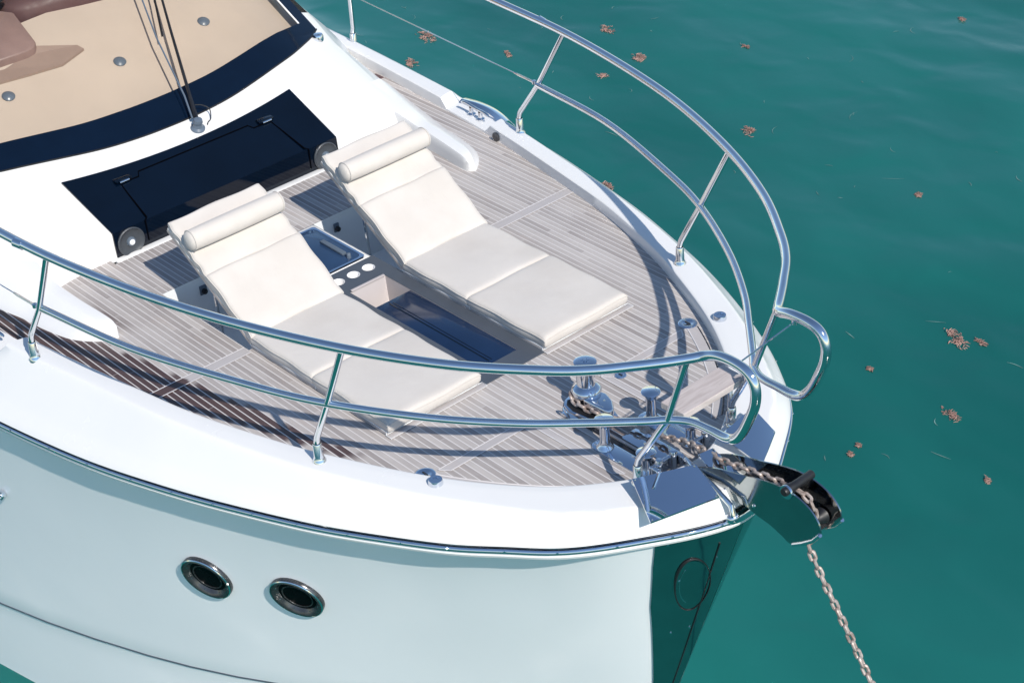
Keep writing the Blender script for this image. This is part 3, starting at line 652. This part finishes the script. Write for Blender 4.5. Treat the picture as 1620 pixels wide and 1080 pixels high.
blob('nose_cap', 'steel', (2.79,-.01,-.035), (.042,.13,.034), Y, 0, 3)

# ---------------------------------------------------------------- stem guard plate on the hull
sp = MB(); dmx = lambda f: interp(f, [0,.2,.44,.7,.95,1.4,2.4], [.185,.185,.172,.135,.098,.08,.07])
fl_ = [.022,.035]+[.05+.93*i/26 for i in range(27)]+[1.0,1.2,1.6,2.0,2.4]
def hp(d, f, sg, o=.009):
    p = Vector(hull_pt(max(d, 0), f)); q = Vector(hull_pt(max(d, 0)+.03, f)); t = (p-q).normalized(); n = Vector((-t.y, t.x, .15)) if True else 0
    if n.y < 0: n = -n
    n.normalize(); n = (n+Vector((.7*max(0, 1-d/.02), 0, 0))).normalized(); p = p+n*o; return (p.x, p.y*sg, p.z)
for sg in (-1, 1): sp.grid([[hp(dmx(f)*k/10, f, sg) for k in range(11)] for f in fl_])
SPL = sp.build('stem_plate', 'guard', Y, angle=50)
MB().tube([hp(.022, f, -1, .010) for f in fl_ if f > .12], .004, 6).build('plate_seam', 'black', SPL)
# engraved ring badge
rg = MB(); cp = Vector(hp(.035, .33, -1)); e1 = (Vector(hp(.0, .17, -1))-Vector(hp(.05, .50, -1))).normalized(); e2 = Vector((-.62,-.75,.0)); e2 = (e2-e1*e2.dot(e1)).normalized()
pts = []
def ringpt(q, k=1.0):
    f = .335+.155*math.cos(q)*k; d = .062+.046*math.sin(q)*k-.016*math.cos(q)*k; return hp(max(d, .0), f, -1, .011)
rg.tube([ringpt(2*math.pi*k/48) for k in range(48)], [.0028+.006*max(0, math.sin(2*math.pi*k/48-.9))**2 for k in range(48)], 6, closed=True)
RB = rg.build('badge_ring', 'black', SPL)
bg_ = MB(); bg_.grid([[ringpt(2*math.pi*k/40, kk) for k in range(41)] for kk in (.93,.7,.4,.01)]); bg_.build('badge_face', 'guard', RB)
MB().tube([ringpt(.4+2.2*k/12, .72) for k in range(13)], .0022, 6).build('badge_mark', 'steel', RB)
for f, d in ((.07,.15),(.30,.10),(.62,.085),(.2,.02),(.6,.03)):
    MB().lathe([(.006,0),(.005,.003),(0,.0045)], hp(d, f, -1, .010), 8, (.5,-.85,-.1)).build('plate_screw', 'steel', SPL)
# ---------------------------------------------------------------- portholes
def hull_frame(d, f, sg=-1):
    p = Vector(hull_pt(d, f)); a = Vector(hull_pt(d+.02, f)); b_ = Vector(hull_pt(d, f+.02)); t1 = (p-a).normalized(); t2 = (p-b_).normalized(); n = t1.cross(t2).normalized()
    if n.y < 0: n = -n
    S_ = lambda v: Vector((v.x, v.y*sg, v.z)); return S_(p), S_(n)
for d, f in ((2.205,.455),(1.69,.462)):
    for sg in (-1, 1):
        p, n = hull_frame(d, f, sg); m_ = MB()
        m_.lathe([(.150,-.02),(.152,.010),(.147,.024),(.138,.030),(.130,.028),(.120,.016),(.108,.004),(.085,.002)], p, 48, n); PO = m_.build('porthole', 'darksteel', HULL)
        MB().lathe([(.1485,.0205),(.152,.0245),(.1485,.0285),(.144,.0285)], p, 48, n).build('porthole_rim', 'steel', PO)
        MB().tube([p+n*.006+(n.orthogonal().normalized()*math.cos(q)+n.cross(n.orthogonal().normalized())*math.sin(q))*.086 for q in [2*math.pi*k/40 for k in range(40)]], .004, 6, closed=True).build('inner_ring', 'darksteel', PO)
        m_ = MB(); m_.lathe([(.107,.004),(.05,.006),(0,.0065)], p, 40, n); m_.build('porthole_glass', 'port', PO)
        b2 = MB(); ax_ = n.orthogonal().normalized(); ay_ = n.cross(ax_)
        for k in range(8):
            q = 2*math.pi*(k+.5)/8; b2.lathe([(.006,0),(.005,.004),(0,.005)], p+(ax_*math.cos(q)+ay_*math.sin(q))*.121+n*.012, 8, n)
        b2.build('porthole_bolts', 'steel', PO)
p, n = hull_frame(3.70, .395); MB().lathe([(.028,0),(.03,.02),(.026,.032),(.018,.03),(.015,.015),(0,.014)], p, 20, n).build('hull_vent', 'steel', HULL)
# ---------------------------------------------------------------- foredeck hardware
pl = MB()
def slab(name, x0, x1, y0, y1, z, r, parent=Y, mat='mirror'):
    m_ = MB(); m_.prism(rrect(x0, x1, y0, y1, r), .001, z); return m_.build(name, mat, parent, bevel=.002)
SA = slab('bollard_plate', 1.95, 2.32, -.215, -.118, .010, .045); SB = slab('chain_plate', 2.02, 2.35, -.062, .052, .012, .02); SC = slab('bollard_plate', 1.95, 2.34, .10, .205, .010, .045)
sl = MB(); sl.box(1.72, 2.36, -.112, -.085, .002, .005); sl.box(1.72, 2.36, -.082, -.070, .002, .012, 1); sl.build('chain_slot', ['black', 'oak'], DECK, bevel=0, smooth=False)
for x, y in ((2.02,.152),(2.02,-.165),(2.285,.152),(2.30,-.165)):
    m_ = MB(); h = .165 if x < 2.2 else .11
    m_.lathe([(.045,0),(.042,.008),(.030,.018),(.0255,.04),(.025,h*.72),(.028,h-.03),(.036,h-.016),(.047,h-.006),(.049,h),(.046,h+.003),(0,h+.004)], (x, y, .008), 32); m_.build('bollard', 'mirror', SA if y < 0 else SC, angle=50)
# windlass
m_ = MB(); wc = (1.672, .045, 0)
m_.prism([(1.59,-.03),(1.62,-.065),(1.68,-.085),(1.80,-.07),(1.89,-.035),(1.93,.0),(1.88,.06),(1.74,.11),(1.65,.12),(1.59,.08),(1.575,.02)], .001, .011); WL = m_.build('windlass', 'mirror', Y, bevel=.003)
m_ = MB(); m_.prism([(1.60,-.022),(1.63,-.055),(1.69,-.07),(1.80,-.055),(1.90,-.015),(1.86,.03),(1.72,.02),(1.62,.02)], .0111, .0125); m_.build('chain_bed', 'black', WL, smooth=False)
MB().lathe([(.066,.056),(.076,.062),(.078,.082),(.070,.097),(.052,.106),(.046,.110)], wc, 40).build('windlass_gypsy', 'mirror', WL, angle=50)
MB().lathe([(.044,.010),(.044,.04),(.040,.045),(.040,.054),(.062,.060)], wc, 32).build('chain_wheel', 'darksteel', WL)
rows_ = [(.046+.0015*(k % 2), .110+.0045*k) for k in range(23)]
MB().lathe([(.044,.108)]+rows_+[(.046,.214)], wc, 40).build('windlass_drum', 'steel', WL)
MB().lathe([(.046,.212),(.056,.220),(.060,.232),(.058,.243),(.045,.248),(.022,.249),(.02,.243),(.011,.243),(.010,.252),(0,.253)], wc, 40).build('windlass_cap', 'mirror', WL, angle=50)
m_ = MB(); m_.prism([(1.71,-.02),(1.70,.085),(1.76,.10),(1.83,.075),(1.885,.03),(1.89,.0),(1.86,-.012)], .022, .072); m_.build('chain_stripper', 'mirror', WL, bevel=.014, bseg=4)
MB().lathe([(.006,0),(.005,.004),(0,.005)], (1.80, .045, .072), 10).build('cover_bolt', 'steel', WL)
# deck fittings
def disc(name, c, r, h, hole=True, par=Y):
    m_ = MB(); m_.lathe([(r,0),(r,h*.6),(r*.9,h),(r*.55,h),(r*.5,h*.8),(0,h*.8)], c, 28); o = m_.build(name, 'mirror', par)
    if hole: m2 = MB(); m2.box(c[0]-r*.35, c[0]+r*.35, c[1]-.004, c[1]+.004, c[2]+h*.8, c[2]+h*.9+.002); m2.build('key_slot', 'darksteel', o, smooth=False)
    return o
for sg in (-1, 1): disc('filler_cap', (1.545,.905*sg,.001), .052, .010); disc('washdown_cap', (1.715,.972*sg,.068), .036, .034, False)
disc('foot_switch', (1.63,.322,.001), .032, .008)
m_ = MB(); m_.box(1.66,1.76,-.125,-.095,.004,.016); m_.tube(sm([(1.66,-.10,.01),(1.675,-.12,.05),(1.70,-.13,.055),(1.72,-.12,.012)], 4), .006, 6); m_.build('pad_eye', 'steel', Y)
# bow chock with horns
m_ = MB(); m_.box(2.352, 2.375, -.205, -.035, .01, .085); m_.box(2.375, 2.425, -.21, -.185, .02, .092); m_.box(2.375, 2.43, -.05, -.025, .02, .092); CH = m_.build('bow_chock', 'mirror', Y, bevel=.008, bseg=3)
for y in (-.165, -.07): MB().lathe([(.020,.0),(.017,.05),(.021,.078),(.016,.088),(0,.09)], (2.385, y, .03), 18).build('chock_roller', 'steel', CH)
m_ = MB(); m_.box(2.352, 2.375, .08, .20, .01, .08); m_.box(2.375, 2.42, .08, .10, .02, .088); CH2 = m_.build('bow_chock', 'mirror', Y, bevel=.008, bseg=3)
MB().lathe([(.020,.0),(.017,.05),(.021,.078),(.016,.088),(0,.09)], (2.385, .15, .03), 18).build('chock_roller', 'steel', CH2)
# pulpit seat and its second leg
m_ = MB(); m_.box(2.325, 2.475, -.085, .335, .345, .38); SE = m_.build('pulpit_seat', 'seatwood', Y, smooth=False, bevel=.004)
m_ = MB(); m_.tube([(2.40,.30,.345),(2.40,.31,.25),(2.385,.32,.08)], .013, 10); m_.tube([(2.40,.30,.345),(2.58,.285,.49)], .011, 8); m_.lathe([(.03,0),(.03,.01),(.018,.02),(.017,.09)], (2.385,.32,.06), 16); m_.tube([(2.40,-.07,.34),(2.52,-.26,.40)], .010, 8); m_.build('seat_bracket', 'steel', SE)
# mooring cleats in the gunwale recesses
for sg in (-1, 1):
    m_ = MB(); xs0 = -1.17
    m_.tube(sm([(xs0-.15,1.775*sg,.07),(xs0-.10,1.775*sg,.078),(xs0,1.77*sg,.07),(xs0+.10,1.755*sg,.078),(xs0+.15,1.75*sg,.07)], 4), [.006]+[.011]*15+[.006], 10)
    m_.lathe([(.03,.01),(.028,.02),(.015,.03),(.014,.065)], (xs0-.05,1.772*sg,0), 14); m_.lathe([(.03,.01),(.028,.02),(.015,.03),(.014,.065)], (xs0+.05,1.762*sg,0), 14)
    CL = m_.build('mooring_cleat', 'steel', Y)
    m_ = MB(); pts = [(-1.42,1.86),(-1.30,1.885),(-1.17,1.885),(-1.05,1.86),(-.95,1.825)]
    m_.grid([[(x, (y+.0)*sg, z) for y, z in ((yy_-.03,.012),(yy_-.005,.03),(yy_+.03,.026),(yy_+.07,-.01),(yy_+.09,-.05))] for x, yy_ in sm(pts, 4)]); m_.build('fairlead_plate', 'mirror', CL, recalc=False)
m_ = MB(); m_.lathe([(.03,0),(.03,.01),(.016,.014),(0,.014)], (-.83,1.645,.03), 18, (0,-1,0)); m_.build('hook_plate', 'darksteel', Y)
# ---------------------------------------------------------------- anchor roller
def cheek(y0, y1, top, bot):
    m_ = MB(); n = len(top); vs = []
    for y in (y0, y1): vs += [(x, y, z) for x, z in top]+[(x, y, z) for x, z in bot]
    fs = []
    for i in range(n-1):
        fs += [(i, i+1, n+i+1, n+i), (2*n+i, 3*n+i, 3*n+i+1, 2*n+i+1), (i, 2*n+i, 2*n+i+1, i+1), (n+i, n+i+1, 3*n+i+1, 3*n+i)]
    fs += [(0, n, 3*n, 2*n), (n-1, 2*n-1+n*0+0, 0, 0)][:1]
    fs += [(n-1, 3*n-1, 4*n-1, 2*n-1)]
    m_.add(vs, fs); return m_
topc = sm([(2.50,.085),(2.65,.16),(2.79,.20),(2.92,.238),(3.03,.262),(3.13,.262),(3.22,.232),(3.275,.18),(3.29,.13)], 4)
botc = sm([(2.50,.03),(2.65,.035),(2.79,.04),(2.85,.045),(2.92,.03),(3.00,.018),(3.07,-.005),(3.13,-.018),(3.25,.070)], 4)
nn = min(len(topc), len(botc)); topc, botc = topc[:nn], botc[:nn]
AR = cheek(-.078, -.070, topc, botc).build('anchor_roller', 'guard', Y, angle=50)
cheek(.062, .070, topc, botc).build('roller_cheek', 'guard', AR, angle=50)
m_ = MB(); m_.grid([[(x, -.07, z), (x, -.03, z-.0), (x, .03, z), (x, .062, z)] for x, z in [(a[0]*.85+b_[0]*.15, a[1]*.28+b_[1]*.72) for a, b_ in zip(topc, botc)][:26]]); m_.build('roller_floor', 'darksteel', AR)
m_ = MB(); m_.lathe([(0,-.10),(.018,-.10),(.020,-.095),(.021,-.088),(.021,.088),(.018,.092),(0,.093)], (3.095, -.004, .268), 24, (0,1,0)); m_.build('keeper_pin', 'black', AR)
m_ = MB(); m_.prism([(0,0)], 0, 0) if False else None; m_.lathe([(.034,-.006),(.036,0),(.034,.006),(.0,.0065)], (3.095,-.084,.262), 24, (0,-1,0)); KB = m_.build('pin_boss', 'mirror', AR)
MB().lathe([(.011,0),(.010,.006),(0,.008)], (3.095,-.090,.262), 12, (0,-1,0)).build('pin_bolt', 'steel', KB)
m_ = MB(); m_.lathe([(.02,-.066),(.045,-.062),(.026,-.02),(.022,0),(.026,.02),(.045,.058),(.02,.062)], (2.98,-.004,.115), 24, (0,1,0)); m_.build('bow_roller', 'black', AR)
m_ = MB(); m_.lathe([(.02,-.066),(.04,-.062),(.026,-.02),(.022,0),(.026,.02),(.04,.058),(.02,.062)], (3.19,-.004,.105), 24, (0,1,0)); m_.build('bow_roller', 'black', AR)
for y0, y1 in ((-.088,-.066), (.060,.085)):
    m_ = MB(); m_.tube([(3.135,(y0+y1)/2,-.018),(3.19,(y0+y1)/2,.02),(3.25,(y0+y1)/2,.07),(3.285,(y0+y1)/2,.12)], .011, 10); m_.build('cheek_lip', 'steel', AR)
for x, z in ((2.90,.075),(2.72,.07)): MB().lathe([(.010,0),(.009,.004),(0,.006)], (x,-.078,z), 12, (0,-1,0)).build('cheek_bolt', 'steel', AR)
# ---------------------------------------------------------------- chain
def chain(path, r=.0085, L=.062, Wd=.040):
    m_ = MB(); P = [Vector(p) for p in path]; cum = [0]
    for a, b_ in zip(P, P[1:]): cum.append(cum[-1]+(b_-a).length)
    def at(s_):
        s_ = min(max(s_, 0), cum[-1]-1e-6); i = 0
        while cum[i+1] < s_: i += 1
        return P[i]+(P[i+1]-P[i])*((s_-cum[i])/(cum[i+1]-cum[i]))
    pitch = L-2*r-.003; s_ = 0; k = 0; rnd = random.Random(3)
    while s_ < cum[-1]-L:
        c = at(s_+L/2); t = (at(s_+L*.9)-at(s_+L*.1)).normalized(); side = t.cross(Vector((0,1,0)) if abs(t.y) < .9 else Vector((0,0,1))).normalized(); oth = t.cross(side)
        ang = R(45)+ (math.pi/2 if k % 2 else 0)+rnd.uniform(-.28,.28); u = side*math.cos(ang)+oth*math.sin(ang); hl = L/2-Wd/2; rw = Wd/2-r
        ring = []
        for q in range(8): a = -math.pi/2+math.pi*q/7; ring.append(c+t*(hl+rw*math.cos(a)+0)+u*(rw*math.sin(a)))
        for q in range(8): a = math.pi/2+math.pi*q/7; ring.append(c+t*(-hl+rw*math.cos(a))+u*(rw*math.sin(a)))
        m_.tube(ring, r, 7, closed=True); s_ += pitch; k += 1
    return m_
cpth = sm([(1.615,.0,.06),(1.64,-.026,.05),(1.70,-.034,.036),(1.78,-.02,.03),(1.90,.0,.03),(2.02,.03,.035),(2.18,.052,.04),(2.34,.05,.085),(2.46,.02,.128),(2.62,.0,.150),(2.80,-.004,.185),(2.98,-.004,.215),(3.09,-.004,.225),(3.165,-.004,.20),(3.195,-.004,.11),(3.17,-.004,.0),(3.20,-.004,-.12),(3.56,.01,-.68),(5.02,.05,-2.98)], 10)
ch = chain(cpth).build('anchor_chain', 'chain', None, weld=False)
tag(ch, 'rusty grey anchor chain running over the bow roller down into the sea', 'chain')
# ---------------------------------------------------------------- sun loungers
def cushion(L, W_, H, p=22, seed=0, nx=26, ny=26, skew=0.):
    rnd = random.Random(seed); ph = [rnd.uniform(0, 6.28) for _ in range(6)]; m_ = MB()
    def pt(i, j, sgn):
        u = -1+2*i/nx; v = -1+2*j/ny; u = math.sin(u*math.pi/2); v = math.sin(v*math.pi/2)
        e = max(0, (1-abs(u)**p)*(1-abs(v)**p))**.26
        wob = .0035*(math.sin(3*u+ph[0])*math.cos(2.6*v+ph[1]))*(1 if sgn > 0 else 0)
        ex = 1-.012*math.sin(2.1*v+ph[2])**2*0; return (L/2*u*ex+.004*math.sin(v*5+ph[3])*abs(u)**8*(1 if u > 0 else -1), W_/2*v+.004*math.sin(u*6+ph[4])*abs(v)**8*(1 if v > 0 else -1)*1.0, sgn*H/2*e*(1.0+.10*(1-u*u)*(1-v*v))+wob*e)
    for sgn in (1, -1): m_.grid([[pt(i, j, sgn) for j in range(ny+1)] for i in range(nx+1)])
    ring = [pt(i, 1, 1) for i in range(1, nx)]+[pt(nx-1, j, 1) for j in range(1, ny)]+[pt(i, ny-1, 1) for i in range(nx-1, 0, -1)]+[pt(1, j, 1) for j in range(ny-1, 0, -1)]
    m_.tube([(x*1.004, y*1.006, z*.86) for x, y, z in ring], .0028, 5, closed=True)
    return m_
def place(mb, M4): mb.v = [tuple(M4 @ Vector(v)) for v in mb.v]; return mb
LW_ = .60; BA = R(32.5)
def make_lounger(label, loc):
    t = thing('sun_lounger', label, 'sun lounger', loc, 'sun loungers on the foredeck')
    ROOT_INV[t.name] = Matrix()
    T = Matrix.Translation
    m_ = MB(); m_.box(.0,1.165,-LW_/2+.006,LW_/2-.006,.004,.018); m_.box(.0,.585,-LW_/2,-LW_/2+.012,.004,.026,1); m_.box(.59,1.17,-LW_/2,-LW_/2+.012,.004,.026,1); m_.box(.0,1.17,LW_/2-.012,LW_/2,.004,.026,1); m_.box(1.166,1.212,-LW_/2-.004,LW_/2+.03,.004,.0062,1)
    m_.build('seat_board', ['nonskid', 'teakmargin'], t, bevel=.003)
    B = Matrix.Translation((0,0,.02)) @ Matrix.Rotation(BA, 4, 'Y')
    m_ = MB(); m_.box(-.815,-.0,-LW_/2+.006,LW_/2-.006,.0,.022); m_.box(-.815,.0,-LW_/2,-LW_/2+.014,-.004,.028,1); m_.box(-.815,.0,LW_/2-.014,LW_/2,-.004,.028,1)
    place(m_, B); m_.build('backrest_board', ['nonskid', 'oak'], t, bevel=.003)
    m_ = MB()
    for y in (-.22,.22):
        m_.tube([tuple(B @ Vector((-.52, y, -.004))), (-.40, y, -.30)], .009, 8)
    m_.build('backrest_strut', 'steel', t)
    for i, (a, b_) in enumerate(((.008,.572),(.578,1.19))):
        place(cushion(b_-a+.01, LW_+.012, .080, seed=11+i), T(((a+b_)/2, 0, .058))).build('seat_cushion', 'fabric', t, angle=75)
    for i, (a, b_, w_, h) in enumerate(((-.005,-.435,LW_+.014,.075),(-.44,-.615,LW_+.01,.062),(-.62,-.815,LW_+.006,.058))):
        place(cushion(abs(b_-a)+.01, w_, h, seed=31+i), B @ T(((a+b_)/2, 0, .024+h/2))).build('back_cushion' if i < 2 else 'head_cushion', 'fabric', t, angle=75)
    m_ = MB(); prof = [(0,-.315),(.03,-.313),(.050,-.303),(.058,-.285),(.060,-.2),(.061,0),(.060,.2),(.058,.285),(.050,.303),(.03,.313),(0,.315)]
    m_.lathe(prof, (-.635,0,.140), 28, (0,1,0)); m_.tube([(-.635+.0585*math.cos(q),.29,.14+.0585*math.sin(q)) for q in [2*math.pi*k/28 for k in range(28)]], .003, 5, closed=True); m_.tube([(-.635+.0585*math.cos(q),-.29,.14+.0585*math.sin(q)) for q in [2*math.pi*k/28 for k in range(28)]], .003, 5, closed=True)
    place(m_, B).build('bolster_pillow', 'fabric', t, angle=75)
    return t
L1 = make_lounger('cream sun lounger nearer the hull portholes, its raised back overlapping the navy locker', (-.01,-.535,0))
L2 = copy_tree(L1); L2.location = (.0,.505,0); L2['label'] = 'cream sun lounger nearer the open water, its head beside the white coaming arm'
# ---------------------------------------------------------------- floating weed
def weed(x, y, size, seed, label):
    rnd = random.Random(seed); m_ = MB(); n = int(50+size*230)
    arms_ = [(rnd.uniform(0, 6.28), rnd.uniform(.45, 1.)) for _ in range(rnd.randint(5, 8))]
    for k in range(n):
        a, L = rnd.choice(arms_); a += rnd.gauss(0, .42); rr_ = size*L*rnd.random()**.6*.5
        cx, cy = 1.9*rr_*math.cos(a), rr_*math.sin(a); th = rnd.uniform(0, 6.28); l = rnd.uniform(.012,.034)*(.6+size); w_ = l*rnd.uniform(.10,.24)
        dx, dy = math.cos(th), math.sin(th); z = rnd.uniform(.002,.016); tz = rnd.uniform(-.006,.014)
        px, py = -dy*w_, dx*w_; rot = R(-25); 
        q = [(cx-dx*l, cy-dy*l, z), (cx+px, cy+py, z+.004), (cx+dx*l, cy+dy*l, z+tz), (cx-px, cy-py, z+.002)]
        q += [(a_, b_, c_-.004) for a_, b_, c_ in q]
        m_.add([(a_*math.cos(rot)-b_*math.sin(rot), a_*math.sin(rot)+b_*math.cos(rot), c_) for a_, b_, c_ in q], [(0,1,2,3),(7,6,5,4),(0,4,5,1),(1,5,6,2),(2,6,7,3),(3,7,4,0)])
    for a, L in arms_:
        L2_ = size*L*.42; ca, sa = math.cos(a)*1.9, math.sin(a); rot = R(-25); q = [(0,0),(ca*L2_-sa*.002, sa*L2_+ca*.002),(ca*L2_, sa*L2_)]
        m_.tube([(x_*math.cos(rot)-y_*math.sin(rot), x_*math.sin(rot)+y_*math.cos(rot), .002) for x_, y_ in ((0,0),(ca*L2_*.5+sa*.01, sa*L2_*.5),(ca*L2_, sa*L2_))], .0022, 4)
    o = m_.build('floating_weed', 'weed', None, smooth=False, weld=False); o.location = (x, y, WATER)
    tag(o, label, 'seaweed', 'sargassum clumps on the water'); return o
WEEDS = [
(-7.554, 6.3, 0.238, 'largest brown weed clump, seen beside the thin lifeline wire near the top edge'),
(-7.141, 5.742, 0.154, 'small ragged brown weed patch just outboard of the port gunwale, below the largest upper clump'),
(-6.526, 6.549, 0.102, 'tiny brown weed sprig floating between the two port stanchions'),
(-6.171, 7.67, 0.155, 'thin brown weed strand above and outboard of the port top rail, nearest the upper edge'),
(-5.4, 7.395, 0.162, 'brown weed clump floating just outboard of the port top rail'),
(-5.415, 6.862, 0.123, 'faint thin brown weed streak inside the port top rail curve'),
(-3.385, 6.891, 0.153, 'star shaped brown weed sprig outboard of the rail where its curve steepens'),
(-3.623, 5.207, 0.121, 'dark brown weed tuft half hidden at the outer edge of the port gunwale'),
(0.189, 5.279, 0.193, 'widest brown weed clump on the open water right of the pulpit loop'),
(0.371, 5.373, 0.082, 'small weed fragment trailing right of the widest open water clump'),
(0.773, 4.446, 0.122, 'reddish brown weed clump below the widest one on open water'),
(1.46, 3.977, 0.058, 'small orange brown weed bit low at the right edge of the water'),
(-1.463, 6.94, 0.078, 'faint brown weed bit on open water in the upper right'),
(-3.468, 10.261, 0.08, 'tiny weed speck close to the top right corner of the water'),
(-0.028, 4.513, 0.05, 'tiny reddish weed speck just right of the pulpit loop'),
(0.544, 3.681, 0.039, 'tiny tan weed speck above the anchor roller tip'),
(0.565, 3.564, 0.038, 'tiny weed speck next to another tan one above the anchor roller tip'),
(-4.742, 8.297, 0.074, 'faint weed speck far out from the port rail near the top')]
for k, (x, y, s_, lab) in enumerate(WEEDS): weed(x, y, s_, 50+k, lab)
rnd = random.Random(9); m_ = MB()
for k in range(420):
    x, y = rnd.uniform(-9, 8), rnd.uniform(-2.5, 16)
    if (x < 3.4 and abs(y) < 2.5): continue
    l = rnd.uniform(.02,.09)*rnd.choice((.6,1,1,1.3)); w_ = rnd.uniform(.002,.0045); a = rnd.gauss(-.3,.7); cv = rnd.uniform(-.5,.5)
    pts = [(x+l*t*math.cos(a+cv*t), y+l*t*math.sin(a+cv*t), WATER+.004) for t in (-1,-.5,0,.5,1)]
    m_.grid([[(p[0]-w_*math.sin(a)*(1-abs(t)*.7), p[1]+w_*math.cos(a)*(1-abs(t)*.7), p[2]), (p[0]+w_*math.sin(a)*(1-abs(t)*.7), p[1]-w_*math.cos(a)*(1-abs(t)*.7), p[2])] for p, t in zip(pts, (-1,-.5,0,.5,1))])
fl = m_.build('floating_debris', 'fleck', None, smooth=False, weld=False); fl['kind'] = 'stuff'; fl['label'] = 'tiny pale flecks and weed threads scattered over the water'; fl['category'] = 'debris'
